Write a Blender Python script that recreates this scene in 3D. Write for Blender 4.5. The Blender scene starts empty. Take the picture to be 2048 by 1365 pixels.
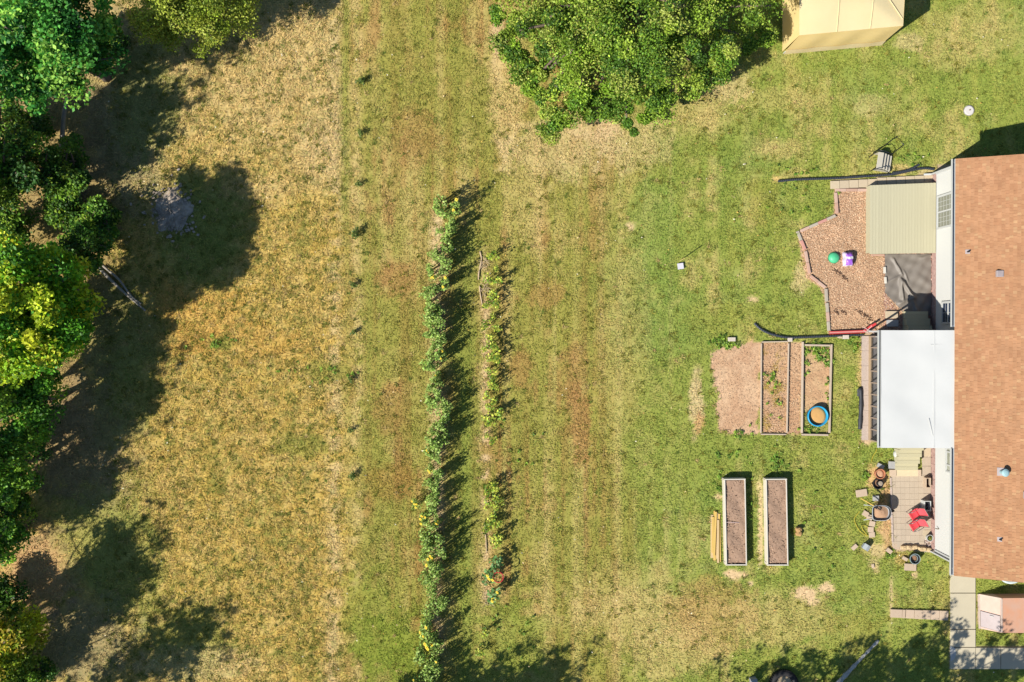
import bpy, math, random
import numpy as np
from mathutils import Vector, Matrix

# ------------------------------------------------------------------ camera, sky, sun, exposure
S = bpy.context.scene
H, F, TILT = 38.0, 1900.0, math.radians(0.5)
CAM = Vector((0.0, H * math.tan(TILT), H))
AX = Vector((0, -math.sin(TILT), -math.cos(TILT)))
UP = Vector((0, math.cos(TILT), -math.sin(TILT)))
cd = bpy.data.cameras.new('camera'); cam = bpy.data.objects.new('camera', cd)
S.collection.objects.link(cam)
cam.location = CAM; cam.rotation_euler = (-TILT, 0, 0)
cd.sensor_width = 36.0; cd.lens = F / 2048.0 * 36.0
cd.clip_start = 0.5; cd.clip_end = 2000
S.camera = cam

SUN_EL, SUN_AZ = math.radians(42.0), math.radians(34.0)   # shadows fall 34 deg north of +X
W = bpy.data.worlds.new('World'); S.world = W; W.use_nodes = True
wn = W.node_tree; wn.nodes.clear()
sky = wn.nodes.new('ShaderNodeTexSky'); sky.sky_type = 'NISHITA'; sky.sun_disc = False
sky.sun_elevation = SUN_EL; sky.sun_rotation = math.radians(236.0)
sky.air_density = 1.4; sky.dust_density = 0.3; sky.ozone_density = 6.0
bg = wn.nodes.new('ShaderNodeBackground'); bg.inputs[1].default_value = 0.066
wo = wn.nodes.new('ShaderNodeOutputWorld')
wn.links.new(sky.outputs[0], bg.inputs[0]); wn.links.new(bg.outputs[0], wo.inputs[0])
sd = bpy.data.lights.new('sun', 'SUN'); sd.energy = 5.0; sd.angle = math.radians(0.53)
sd.color = (1.0, 0.955, 0.86)
so = bpy.data.objects.new('sun', sd); S.collection.objects.link(so)
LD = Vector((math.cos(SUN_AZ) * math.cos(SUN_EL), math.sin(SUN_AZ) * math.cos(SUN_EL), -math.sin(SUN_EL)))
so.rotation_euler = LD.to_track_quat('-Z', 'Y').to_euler(); so.location = (-20, -15, 40)
S.view_settings.view_transform = 'Standard'; S.view_settings.look = 'None'
S.view_settings.gamma = 1.0; S.view_settings.use_curve_mapping = False
S.view_settings.exposure = 0.93
S.render.engine = 'CYCLES'

# ------------------------------------------------------------------ helpers
rnd = random.Random(7); NR = np.random.default_rng(11)
PX = 1.0 / 50.0

def G(px, py, z=0.0):
    """point of the place, measured in the photograph, at height z"""
    d = AX * F + Vector((1, 0, 0)) * (px - 1024.0) + UP * (682.5 - py)
    t = (z - CAM.z) / d.z
    return CAM + d * t

def proj(x, y):
    ry, rz = y - CAM.y, -CAM.z
    dep = ry * AX.y + rz * AX.z
    return 1024.0 + F * x / dep, 682.5 - F * (ry * UP.y + rz * UP.z) / dep

K = 0.58
def lin(c):
    c = np.asarray(c, dtype=float) / 255.0
    return np.where(c <= 0.04045, c / 12.92, ((c + 0.055) / 1.055) ** 2.4)
def A(c):
    v = lin(c) * K
    return (float(v[0]), float(v[1]), float(v[2]), 1.0)

def tag(o, label=None, cat=None, group=None, kind=None):
    if label: o['label'] = label
    if cat: o['category'] = cat
    if group: o['group'] = group
    if kind: o['kind'] = kind
    return o

def link(o, parent=None):
    S.collection.objects.link(o)
    if parent is not None: o.parent = parent
    return o

def thing(name, label, cat, loc, group=None, rz=0.0):
    o = bpy.data.objects.new(name, None); o.empty_display_size = 0.1
    link(o); o.location = loc; o.rotation_euler = (0, 0, rz)
    return tag(o, label, cat, group)

def copy_tree(o, parent=None):
    c = o.copy(); link(c)
    if parent is not None: c.parent = parent
    for ch in list(o.children): copy_tree(ch, c)
    return c

def catmull(pts, step=0.05):
    P = [Vector(p) for p in pts]; P = [2 * P[0] - P[1]] + P + [2 * P[-1] - P[-2]]
    out = []
    for i in range(1, len(P) - 2):
        n = max(2, int((P[i + 1] - P[i]).length / step))
        for k in range(n):
            t = k / n
            a, b, c, d = P[i - 1], P[i], P[i + 1], P[i + 2]
            out.append(0.5 * (2 * b + (c - a) * t + (2 * a - 5 * b + 4 * c - d) * t * t + (3 * b - a - 3 * c + d) * t ** 3))
    out.append(P[-2]); return out

class MB:
    def __init__(s): s.v = []; s.f = []; s.c = []; s.cur = None
    def _add(s, vs, fs):
        n = len(s.v); s.v += [tuple(v) for v in vs]; s.f += [tuple(i + n for i in f) for f in fs]
        s.c += [s.cur] * len(vs)
        return s
    def box(s, c, d, rz=0.0, M=None):
        x, y, z = d[0] / 2, d[1] / 2, d[2] / 2
        R = Matrix.Rotation(rz, 4, 'Z') if M is None else M
        vs = [Vector(c) + (R @ Vector((a * x, b * y, e * z))) for e in (-1, 1) for b in (-1, 1) for a in (-1, 1)]
        return s._add(vs, [(0, 2, 3, 1), (4, 5, 7, 6), (0, 1, 5, 4), (2, 6, 7, 3), (0, 4, 6, 2), (1, 3, 7, 5)])
    def bar(s, a, b, w, h, up=(0, 0, 1)):
        a, b = Vector(a), Vector(b); d = b - a; L = d.length; d.normalize()
        u = Vector(up); r = d.cross(u)
        if r.length < 1e-4: r = d.cross(Vector((0, 1, 0)))
        r.normalize(); u = r.cross(d)
        M = Matrix((d, r, u)).transposed().to_4x4()
        return s.box((a + b) / 2, (L, w, h), M=M)
    def prism(s, poly, z0, z1, shrink=0.0):
        n = len(poly); area = sum(poly[i][0] * poly[(i + 1) % n][1] - poly[(i + 1) % n][0] * poly[i][1] for i in range(n))
        if area < 0: poly = poly[::-1]
        cx = sum(p[0] for p in poly) / n; cy = sum(p[1] for p in poly) / n
        t = [(cx + (p[0] - cx) * (1 - shrink), cy + (p[1] - cy) * (1 - shrink)) for p in poly]
        vs = [(p[0], p[1], z0) for p in poly] + [(p[0], p[1], z1) for p in t]
        fs = [tuple(range(n))[::-1], tuple(range(n, 2 * n))] + [(i, (i + 1) % n, n + (i + 1) % n, n + i) for i in range(n)]
        return s._add(vs, fs)
    def tube(s, pts, r, n=8, caps=True):
        P = [Vector(p) for p in pts]; m = len(P)
        R = [r] * m if not hasattr(r, '__len__') else r
        t = (P[1] - P[0]).normalized()
        u = t.cross(Vector((0, 0, 1)))
        if u.length < 1e-3: u = t.cross(Vector((1, 0, 0)))
        u.normalize(); vs = []
        for i in range(m):
            t = (P[min(i + 1, m - 1)] - P[max(i - 1, 0)]).normalized()
            u = (u - t * u.dot(t)).normalized(); w = t.cross(u)
            for k in range(n):
                a = 2 * math.pi * k / n
                vs.append(P[i] + (u * math.cos(a) + w * math.sin(a)) * R[i])
        fs = [(i * n + k, i * n + (k + 1) % n, (i + 1) * n + (k + 1) % n, (i + 1) * n + k) for i in range(m - 1) for k in range(n)]
        if caps: fs += [tuple(range(n))[::-1], tuple(range((m - 1) * n, m * n))]
        return s._add(vs, fs)
    def lathe(s, prof, c, n=24, sx=1.0, sy=1.0, M=None, cap=True):
        vs = []; c = Vector(c)
        for r, z in prof:
            for k in range(n):
                a = 2 * math.pi * k / n
                p = Vector((r * math.cos(a) * sx, r * math.sin(a) * sy, z))
                vs.append(c + (M @ p if M is not None else p))
        m = len(prof)
        fs = [(i * n + k, i * n + (k + 1) % n, (i + 1) * n + (k + 1) % n, (i + 1) * n + k) for i in range(m - 1) for k in range(n)]
        if cap and prof[0][0] > 1e-6: fs.append(tuple(range(n))[::-1])
        if cap and prof[-1][0] > 1e-6: fs.append(tuple(range((m - 1) * n, m * n)))
        return s._add(vs, fs)
    def grid(s, fn, nu, nv):
        vs = [fn(i / nu, j / nv) for j in range(nv + 1) for i in range(nu + 1)]
        fs = [(j * (nu + 1) + i, j * (nu + 1) + i + 1, (j + 1) * (nu + 1) + i + 1, (j + 1) * (nu + 1) + i) for j in range(nv) for i in range(nu)]
        return s._add(vs, fs)
    def rock(s, c, d, rz=0.0, seed=0, rough=0.18, n=10):
        r = random.Random(seed); vs = []; fs = []; m = 6
        R = Matrix.Rotation(rz, 3, 'Z')
        for j in range(m + 1):
            th = math.pi * j / m
            for k in range(n):
                a = 2 * math.pi * k / n
                q = [math.copysign(abs(math.cos(a)) ** 0.6, math.cos(a)) * math.sin(th) ** 0.7, math.copysign(abs(math.sin(a)) ** 0.6, math.sin(a)) * math.sin(th) ** 0.7, -math.copysign(abs(math.cos(th)) ** 0.7, math.cos(th))]
                f = 1 + r.uniform(-rough, rough)
                vs.append(Vector(c) + R @ Vector((q[0] * d[0] / 2 * f, q[1] * d[1] / 2 * f, q[2] * d[2] / 2 * f)))
        fs = [(j * n + k, j * n + (k + 1) % n, (j + 1) * n + (k + 1) % n, (j + 1) * n + k) for j in range(m) for k in range(n)]
        return s._add(vs, fs)
    def build(s, name, m, parent=None, origin=None, smooth=False, bevel=0.0, seg=2, world=True):
        """vertices are in world space; a part is stored relative to its unrotated parent"""
        o = Vector((0, 0, 0))
        if origin is not None: o = Vector(origin)
        elif parent is not None and world:
            p = parent
            while p is not None: o += p.location; p = p.parent
        me = bpy.data.meshes.new(name)
        me.from_pydata([tuple(Vector(v) - o) for v in s.v], [], s.f); me.update()
        me.materials.append(m)
        if any(c is not None for c in s.c):
            at = me.attributes.new('col', 'FLOAT_COLOR', 'POINT')
            at.data.foreach_set('color', np.array([c if c is not None else (0.5, 0.5, 0.5, 1) for c in s.c], dtype=np.float32).ravel())
        if smooth: me.polygons.foreach_set('use_smooth', [True] * len(me.polygons))
        ob = bpy.data.objects.new(name, me); link(ob, parent)
        if parent is None and origin is not None: ob.location = o
        if bevel > 0:
            b = ob.modifiers.new('bevel', 'BEVEL'); b.width = bevel; b.segments = seg; b.limit_method = 'ANGLE'
        return ob

def np_mesh(name, verts, nper, m, cols=None, parent=None, origin=(0, 0, 0)):
    """many loose polygons of nper corners, verts (N*nper,3), cols (N,3)"""
    N = len(verts) // nper
    me = bpy.data.meshes.new(name)
    me.vertices.add(N * nper); me.vertices.foreach_set('co', (verts - np.array(origin)).astype(np.float32).ravel())
    me.loops.add(N * nper); me.loops.foreach_set('vertex_index', np.arange(N * nper, dtype=np.int32))
    me.polygons.add(N); me.polygons.foreach_set('loop_start', np.arange(0, N * nper, nper, dtype=np.int32))
    if cols is not None:
        at = me.attributes.new('col', 'FLOAT_COLOR', 'POINT')
        c4 = np.ones((N * nper, 4), dtype=np.float32); c4[:, :3] = np.repeat(cols, nper, axis=0)
        at.data.foreach_set('color', c4.ravel())
    me.update(calc_edges=True); me.materials.append(m)
    ob = bpy.data.objects.new(name, me); link(ob, parent)
    if parent is None: ob.location = origin
    return ob

# ------------------------------------------------------------------ materials (procedural)
MATS = {}
def mat(key, c1, c2=None, rough=0.8, scale=6.0, amt=0.5, bump=0.0, bscale=40.0, metal=0.0, jitter=0.0, spec=0.3, stretch=None, detail=5.0):
    if key in MATS: return MATS[key]
    m = bpy.data.materials.new(key); m.use_nodes = True; nt = m.node_tree; N = nt.nodes; L = nt.links
    b = N['Principled BSDF']; b.inputs['Roughness'].default_value = rough; b.inputs['Metallic'].default_value = metal
    b.inputs['Specular IOR Level'].default_value = spec
    tc = N.new('ShaderNodeTexCoord'); oi = N.new('ShaderNodeObjectInfo')
    mp = N.new('ShaderNodeMapping'); L.new(tc.outputs['Object'], mp.inputs[0])
    if stretch: mp.inputs['Scale'].default_value = stretch
    no = N.new('ShaderNodeTexNoise'); no.noise_dimensions = '4D'; no.inputs['Scale'].default_value = scale; no.inputs['Detail'].default_value = detail
    mu = N.new('ShaderNodeMath'); mu.operation = 'MULTIPLY'; mu.inputs[1].default_value = 37.0
    L.new(oi.outputs['Random'], mu.inputs[0]); L.new(mu.outputs[0], no.inputs['W']); L.new(mp.outputs[0], no.inputs['Vector'])
    cr = N.new('ShaderNodeMapRange'); cr.inputs[1].default_value = 0.5 - 0.25 / max(amt, 0.05); cr.inputs[2].default_value = 0.5 + 0.25 / max(amt, 0.05)
    L.new(no.outputs['Fac'], cr.inputs[0])
    mx = N.new('ShaderNodeMix'); mx.data_type = 'RGBA'
    c2 = c2 or tuple(x * 0.82 for x in c1)
    mx.inputs[6].default_value = A(c1); mx.inputs[7].default_value = A(c2); L.new(cr.outputs[0], mx.inputs[0])
    col = mx.outputs[2]
    if jitter > 0:
        hs = N.new('ShaderNodeHueSaturation'); mr = N.new('ShaderNodeMapRange')
        mr.inputs[3].default_value = 1 - jitter; mr.inputs[4].default_value = 1 + jitter
        L.new(oi.outputs['Random'], mr.inputs[0]); L.new(mr.outputs[0], hs.inputs['Value']); L.new(col, hs.inputs['Color']); col = hs.outputs[0]
    L.new(col, b.inputs['Base Color'])
    if bump > 0:
        n2 = N.new('ShaderNodeTexNoise'); n2.inputs['Scale'].default_value = bscale; n2.inputs['Detail'].default_value = 6
        L.new(mp.outputs[0], n2.inputs['Vector'])
        bp = N.new('ShaderNodeBump'); bp.inputs['Strength'].default_value = min(1.0, bump); bp.inputs['Distance'].default_value = 0.006
        L.new(n2.outputs['Fac'], bp.inputs['Height']); L.new(bp.outputs[0], b.inputs['Normal'])
    MATS[key] = m; return m

def mat_attr(key, rough=0.8, transl=0.0, nscale=0.0, namt=0.0, bump=0.0, bscale=30.0, spec=0.15, gain=1.0, tcol=(1, 1, 1)):
    if key in MATS: return MATS[key]
    m = bpy.data.materials.new(key); m.use_nodes = True; nt = m.node_tree; N = nt.nodes; L = nt.links
    b = N['Principled BSDF']; b.inputs['Roughness'].default_value = rough; b.inputs['Specular IOR Level'].default_value = spec
    at = N.new('ShaderNodeAttribute'); at.attribute_name = 'col'; col = at.outputs['Color']
    tc = N.new('ShaderNodeTexCoord')
    if namt > 0:
        no = N.new('ShaderNodeTexNoise'); no.inputs['Scale'].default_value = nscale; no.inputs['Detail'].default_value = 8; no.inputs['Roughness'].default_value = 0.72
        L.new(tc.outputs['Object'], no.inputs['Vector'])
        mr = N.new('ShaderNodeMapRange'); mr.inputs[1].default_value = 0.3; mr.inputs[2].default_value = 0.7
        mr.inputs[3].default_value = 1 - namt; mr.inputs[4].default_value = 1 + namt; mr.clamp = False
        L.new(no.outputs['Fac'], mr.inputs[0])
        vm = N.new('ShaderNodeVectorMath'); vm.operation = 'SCALE'; L.new(col, vm.inputs[0]); L.new(mr.outputs[0], vm.inputs['Scale']); col = vm.outputs[0]
    L.new(col, b.inputs['Base Color'])
    if bump > 0:
        n2 = N.new('ShaderNodeTexNoise'); n2.inputs['Scale'].default_value = bscale; n2.inputs['Detail'].default_value = 6
        L.new(tc.outputs['Object'], n2.inputs['Vector'])
        bp = N.new('ShaderNodeBump'); bp.inputs['Strength'].default_value = bump; bp.inputs['Distance'].default_value = 0.015
        L.new(n2.outputs['Fac'], bp.inputs['Height']); L.new(bp.outputs[0], b.inputs['Normal'])
    if transl > 0:
        tr = N.new('ShaderNodeBsdfTranslucent'); ms = N.new('ShaderNodeMixShader'); ms.inputs[0].default_value = transl
        tv = N.new('ShaderNodeVectorMath'); tv.operation = 'MULTIPLY'; tv.inputs[1].default_value = tcol
        L.new(col, tv.inputs[0]); L.new(tv.outputs[0], tr.inputs['Color'])
        L.new(b.outputs[0], ms.inputs[1]); L.new(tr.outputs[0], ms.inputs[2]); L.new(ms.outputs[0], N['Material Output'].inputs[0])
    MATS[key] = m; return m

def mat_glass(key, c, rough=0.04):
    if key in MATS: return MATS[key]
    m = mat(key, c, rough=rough, amt=0.3, spec=0.6); return m

def mat_screen(key):
    m = bpy.data.materials.new(key); m.use_nodes = True; N = m.node_tree.nodes; L = m.node_tree.links
    b = N['Principled BSDF']; b.inputs['Base Color'].default_value = (0.03, 0.033, 0.036, 1); b.inputs['Roughness'].default_value = 0.5
    t = N.new('ShaderNodeBsdfTransparent'); ms = N.new('ShaderNodeMixShader'); ms.inputs[0].default_value = 0.42
    L.new(t.outputs[0], ms.inputs[1]); L.new(b.outputs[0], ms.inputs[2]); L.new(ms.outputs[0], N['Material Output'].inputs[0])
    return m

# ------------------------------------------------------------------ noise in numpy
def vnoise(x, y, seed):
    T = np.random.default_rng(seed).random((256, 256))
    xi = np.floor(x).astype(int); yi = np.floor(y).astype(int); fx = x - xi; fy = y - yi
    fx = fx * fx * (3 - 2 * fx); fy = fy * fy * (3 - 2 * fy)
    a = T[xi & 255, yi & 255]; b = T[(xi + 1) & 255, yi & 255]; c = T[xi & 255, (yi + 1) & 255]; d = T[(xi + 1) & 255, (yi + 1) & 255]
    return (a * (1 - fx) + b * fx) * (1 - fy) + (c * (1 - fx) + d * fx) * fy
def fbm(x, y, seed, oct=4):
    s = 0; a = 0.5; t = 0
    for k in range(oct):
        s = s + a * vnoise(x * 2 ** k + 13.7 * k, y * 2 ** k + 7.1 * k, seed + k); t += a; a *= 0.55
    return s / t
def sstep(a, b, x):
    t = np.clip((x - a) / (b - a), 0, 1); return t * t * (3 - 2 * t)
def inpoly(px, py, poly):
    r = np.zeros(px.shape, bool); n = len(poly); j = n - 1
    for i in range(n):
        xi, yi = poly[i]; xj, yj = poly[j]
        c = ((yi > py) != (yj > py)) & (px < (xj - xi) * (py - yi) / (yj - yi + 1e-9) + xi)
        r ^= c; j = i
    return r

# ------------------------------------------------------------------ the ground: soil, dry and green turf
STRAW, STRAWP, OLIVE, GREEN, DGREEN, BROWN, SAND, DIRT, ORANGE = (206, 180, 120), (216, 190, 144), (160, 150, 74), (146, 154, 72), (120, 148, 74), (172, 132, 80), (220, 188, 146), (206, 170, 136), (212, 166, 88)
MULCH_PX = [(1669, 380), (1737, 380), (1740, 512), (1770, 514), (1772, 588), (1800, 612), (1812, 625), (1812, 664), (1656, 667), (1650, 600), (1640, 575), (1612, 556), (1601, 502), (1594, 464), (1668, 432)]
PLOT_PX = [(1420, 700), (1470, 690), (1521, 684), (1521, 800), (1516, 862), (1460, 870), (1440, 866), (1432, 790), (1424, 750)]
MID_PX = [(1522, 685), (1606, 685), (1602, 868), (1521, 868)]
RIGHT_PX = [(1606, 690), (1661, 692), (1657, 868), (1603, 868)]
PATIO_PX = [(1780, 952), (1866, 948), (1874, 1100), (1790, 1104), (1784, 1085)]
HOUSE_PX = [(1872, 330), (2400, 330), (2400, 1110), (1872, 1110)]
SUN_PX = [(1722, 666), (1880, 660), (1880, 890), (1722, 885)]
WALK_PX = [(1899, 1085), (1950, 1085), (1950, 1295), (2300, 1295), (2300, 1338), (1899, 1338)]
STRIP_PX = [(1844, 895), (1880, 895), (1880, 1104), (1844, 1104)]
GRAV_PX = [(1768, 500), (1880, 500), (1880, 665), (1768, 665)]
CELLAR_PX = [(1954, 1188), (2200, 1190), (2200, 1262), (1957, 1258)]
PAVROW_PX = [(1661, 362), (1870, 350), (1870, 377), (1661, 378)]

def paint(px, py):
    n1 = fbm(px / 60, py / 60, 1); n2 = fbm(px / 18, py / 18, 5); n3 = fbm(px / 170, py / 170, 9, 3); n4 = fbm(px / 7, py / 7, 21, 3)
    st = vnoise(px / 22, py / 420, 31); st2 = vnoise(px / 9, py / 160, 37)
    def C(c): return np.array(c, float)
    col = np.empty(px.shape + (3,)); den = np.ones(px.shape)
    col[:] = C(GREEN)
    def mixin(c, w):
        nonlocal col
        w = np.clip(w, 0, 1)[..., None]; col = col * (1 - w) + C(c) * w
    # mottling of the whole lawn
    mixin(STRAW, sstep(0.46, 0.72, n1 * 0.6 + n2 * 0.4 + (st - 0.5) * 0.3) * 0.62); mixin((176, 170, 84), sstep(0.55, 0.8, st2) * 0.3); mixin((126, 146, 62), sstep(0.55, 0.8, vnoise(px / 12, py / 230, 41)) * 0.35)
    mixin(DGREEN, sstep(0.50, 0.74, n3 * 0.4 + n2 * 0.35 + st2 * 0.25) * 0.35)
    # middle lawn, more olive, streaked along the mowing lines
    wm = sstep(1330, 1180, px + (n1 - 0.5) * 160)
    mixin(OLIVE, wm * 0.75); mixin(STRAW, wm * sstep(0.42, 0.72, st * 0.45 + n1 * 0.35 + n2 * 0.2) * 0.5)
    mixin(BROWN, wm * sstep(0.52, 0.70, n1 * 0.5 + st2 * 0.3 + n3 * 0.2) * 0.62)
    mixin((206, 184, 122), sstep(.58, .85, vnoise(px / 10, py / 520, 43)) * .42 * sstep(1000, 1080, px) * sstep(1420, 1330, px)); mixin((150, 118, 66), sstep(.6, .85, vnoise(px / 9, py / 300, 47)) * .35 * wm)
    # left: the unmown dry field
    wl = sstep(724, 656, px + (n2 - 0.5) * 44 + (n1 - 0.5) * 40 - (py - 680) * 0.022)
    mixin((200, 170, 90), wl * 0.95)
    mixin(STRAW, wl * sstep(0.36, 0.62, n2 * 0.5 + n4 * 0.5) * 0.48)
    mixin((136, 138, 62), wl * sstep(0.50, 0.68, n4 * 0.6 + n1 * 0.4) * 0.6); mixin((110, 110, 50), wl * sstep(0.64, 0.74, n4) * 0.45)
    mixin(STRAWP, wl * sstep(480, 120, py + (n1 - 0.5) * 260) * 0.5)
    # tracks and strips
    mixin(STRAWP, np.exp(-((px - 668 + (py - 700) * 0.006 + (n1 - .5) * 14) / 15) ** 2) * 0.6 * sstep(0.3, 0.55, n2))
    mixin((142, 148, 66), np.exp(-((px - 690 - (n1 - .5) * 10) / 9) ** 2) * 0.65 * sstep(520, 300, py))
    mixin(STRAW, np.exp(-((px - 712 - (n1 - .5) * 24) / 13) ** 2) * 0.75 * sstep(0.34, 0.56, n2))
    mixin(STRAWP, np.exp(-((px - 873 - (n2 - .5) * 26) / 17) ** 2) * sstep(400, 440, py) * sstep(1365, 1300, py) * 0.95 * sstep(0.28, 0.5, n2 * .6 + n4 * .4))
    mixin(SAND, np.exp(-((px - 968 - (n2 - .5) * 20) / 10) ** 2) * sstep(470, 510, py) * sstep(1240, 1180, py) * 0.9 * sstep(0.36, 0.55, n2))
    mixin((136, 148, 66), np.exp(-((px - 930) / 24) ** 2) * sstep(420, 500, py) * 0.7)
    BL = [  # x, y, rx, ry, colour, strength
        (996, 90, 16, 90, SAND, .75), (1010, 200, 40, 120, STRAW, .8), (1120, 300, 130, 70, STRAWP, .5), (1260, 290, 90, 60, STRAWP, .45), (1180, 250, 70, 30, SAND, .45), (1060, 400, 40, 140, STRAW, .5),
        (1400, 200, 80, 70, STRAW, .55), (1460, 170, 40, 40, STRAWP, .5), (1560, 300, 60, 24, STRAW, .6), (1300, 460, 60, 110, (128, 152, 70), .45), (1280, 560, 110, 70, (130, 152, 70), .3), (1320, 650, 120, 80, DGREEN, .25),
        (1340, 880, 120, 160, GREEN, .6), (1240, 700, 50, 200, STRAW, .35), (1260, 455, 10, 10, SAND, .8), (1505, 600, 16, 8, SAND, .9), (1390, 800, 16, 70, STRAWP, .85), (1395, 850, 10, 20, (210, 160, 110), .6),
        (1160, 850, 24, 90, BROWN, .75), (1150, 740, 30, 60, BROWN, .5), (1090, 590, 40, 30, BROWN, .5), (1040, 740, 24, 40, BROWN, .6), (780, 970, 60, 40, (164, 132, 66), .5), (790, 560, 40, 40, BROWN, .6), (830, 270, 50, 70, BROWN, .5), (780, 820, 40, 60, BROWN, .5),
        (820, 100, 60, 130, (158, 152, 74), .5), (790, 1300, 90, 80, (128, 146, 52), .7), (1020, 1290, 90, 90, (136, 150, 62), .6),
        (380, 640, 130, 80, ORANGE, .45), (330, 600, 60, 40, ORANGE, .4), (480, 690, 150, 36, ORANGE, .35), (440, 690, 30, 14, (128, 136, 62), .7), (650, 745, 50, 24, (140, 140, 64), .6), (600, 890, 60, 24, (140, 142, 66), .6), (520, 380, 60, 30, STRAWP, .3), (640, 290, 50, 90, STRAWP, .4),
        (1290, 1230, 190, 60, STRAW, .55), (1420, 1230, 90, 80, (184, 146, 92), .55), (1340, 1300, 120, 60, STRAW, .6), (1560, 1240, 130, 60, STRAW, .55), (1700, 1260, 70, 50, (166, 158, 80), .5), (1250, 1180, 120, 60, STRAW, .35),
        (1470, 1150, 24, 12, SAND, .95), (1500, 1168, 8, 6, SAND, .9), (1612, 1190, 26, 16, SAND, .95), (1650, 1176, 20, 12, SAND, .95), (1625, 1205, 16, 10, SAND, .8), (1437, 996, 9, 8, SAND, .8),
        (1520, 1050, 8, 90, STRAWP, .95), (1545, 1140, 20, 10, STRAW, .5), (1748, 950, 22, 26, (212, 174, 120), .95), (1770, 1010, 24, 60, (206, 168, 122), .9), (1772, 1060, 12, 46, (206, 168, 122), .9), (1752, 1100, 18, 16, SAND, .7), (1745, 1130, 12, 12, STRAWP, .7),
        (1733, 886, 8, 8, SAND, .9), (1720, 740, 7, 50, STRAW, .9), (1800, 340, 30, 14, STRAW, .8), (1850, 345, 24, 8, SAND, .6), (1820, 85, 30, 22, STRAWP, .6), (1900, 110, 60, 40, STRAW, .4), (1560, 200, 90, 30, STRAW, .4), (1740, 210, 40, 26, STRAWP, .4), (1950, 60, 120, 60, STRAW, .4),
        (1550, 358, 9, 9, (212, 180, 116), .95), (1500, 672, 9, 24, (204, 178, 112), .9), (1520, 400, 40, 60, (158, 152, 70), .4), (1590, 350, 30, 14, STRAW, .5), (1800, 1118, 20, 14, (200, 170, 105), .8), (1828, 1152, 7, 6, SAND, .9), (1782, 1190, 4, 50, SAND, .75), (1752, 1140, 8, 10, SAND, .7),
        (345, 425, 44, 48, (214, 200, 184), .85), (150, 370, 30, 40, (120, 112, 108), .9), (300, 380, 60, 40, STRAW, .4), (250, 250, 90, 200, (150, 140, 110), .6), (180, 460, 60, 40, (178, 150, 108), .8), (400, 460, 90, 110, (140, 150, 74), .7), (250, 1150, 80, 120, (140, 150, 74), .5), (380, 1290, 90, 80, (146, 150, 74), .6), (230, 660, 90, 120, (150, 150, 92), .6), (280, 200, 80, 140, (150, 154, 84), .6), (200, 1000, 110, 120, (156, 154, 84), .5), (160, 880, 120, 140, (168, 142, 108), .7), (80, 1150, 80, 100, (200, 160, 116), .8), (190, 1080, 90, 90, (150, 152, 80), .5), (240, 780, 70, 120, (150, 152, 82), .5), (170, 1290, 120, 100, (150, 138, 110), .6), (100, 400, 140, 600, (140, 120, 88), .5),  # green blobs here paint the tint of the left tree shade into the ground
        (740, 1240, 60, 120, (138, 148, 60), .5), (400, 1330, 140, 40, STRAWP, .5), (1610, 620, 50, 60, (150, 158, 76), .5), (1600, 560, 22, 30, STRAWP, .6), (1480, 640, 120, 40, (158, 156, 74), .5), (1880, 1190, 30, 40, (166, 160, 80), .5),
    ]
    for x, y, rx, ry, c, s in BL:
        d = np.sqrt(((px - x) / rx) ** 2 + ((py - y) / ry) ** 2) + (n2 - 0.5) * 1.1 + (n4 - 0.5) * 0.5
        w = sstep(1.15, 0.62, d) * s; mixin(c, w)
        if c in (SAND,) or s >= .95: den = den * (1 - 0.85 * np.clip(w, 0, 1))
    # bare soil
    edge = (n2 - 0.5) * 14 + (n4 - .5) * 8
    for poly, c in ((PLOT_PX, DIRT), (MID_PX, (200, 160, 124)), (RIGHT_PX, (204, 168, 128))):
        w = inpoly(px + edge * (1 if poly is PLOT_PX else 0), py + edge * (1 if poly is PLOT_PX else 0), poly)
        mixin(c, w * 1.0); mixin((188, 146, 112), w * sstep(.42, .62, n2) * .55); mixin((222, 188, 150), w * sstep(.5, .7, n1) * .4)
        den = np.where(w, 0.0, den)
    w = inpoly(px, py, RIGHT_PX) * (sstep(735, 690, py + (n2 - .5) * 40) * 0.6 + sstep(800, 850, py + (n2 - .5) * 40) * .8)
    mixin((140, 148, 66), w); den = np.maximum(den, w * .8)
    w = inpoly(px, py, MID_PX) * sstep(.52, .62, n1 * .4 + n2 * .6) * sstep(1576, 1556, px); mixin((166, 142, 70), w * .8); den = np.maximum(den, w * .5)
    w = inpoly(px + edge * .5, py + edge * .5, MULCH_PX); mixin((200, 166, 132), w); mixin((182, 146, 114), w * sstep(.45, .65, n2) * .7); den = np.where(w, 0, den)
    w = inpoly(px, py, GRAV_PX); mixin((172, 132, 118), w); den = np.where(w, 0, den)
    w = inpoly(px, py, STRIP_PX); mixin((204, 182, 168), w); den = np.where(w, 0, den)
    for poly in (PATIO_PX, HOUSE_PX, SUN_PX, WALK_PX, CELLAR_PX, PAVROW_PX):
        w = inpoly(px, py, poly); mixin((196, 168, 138), w * .9); den = np.where(w, 0, den)
    # leaf litter under the left trees thins the turf
    den = den * (1 - 0.5 * sstep(330, 120, px))
    return col, den, n4

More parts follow.
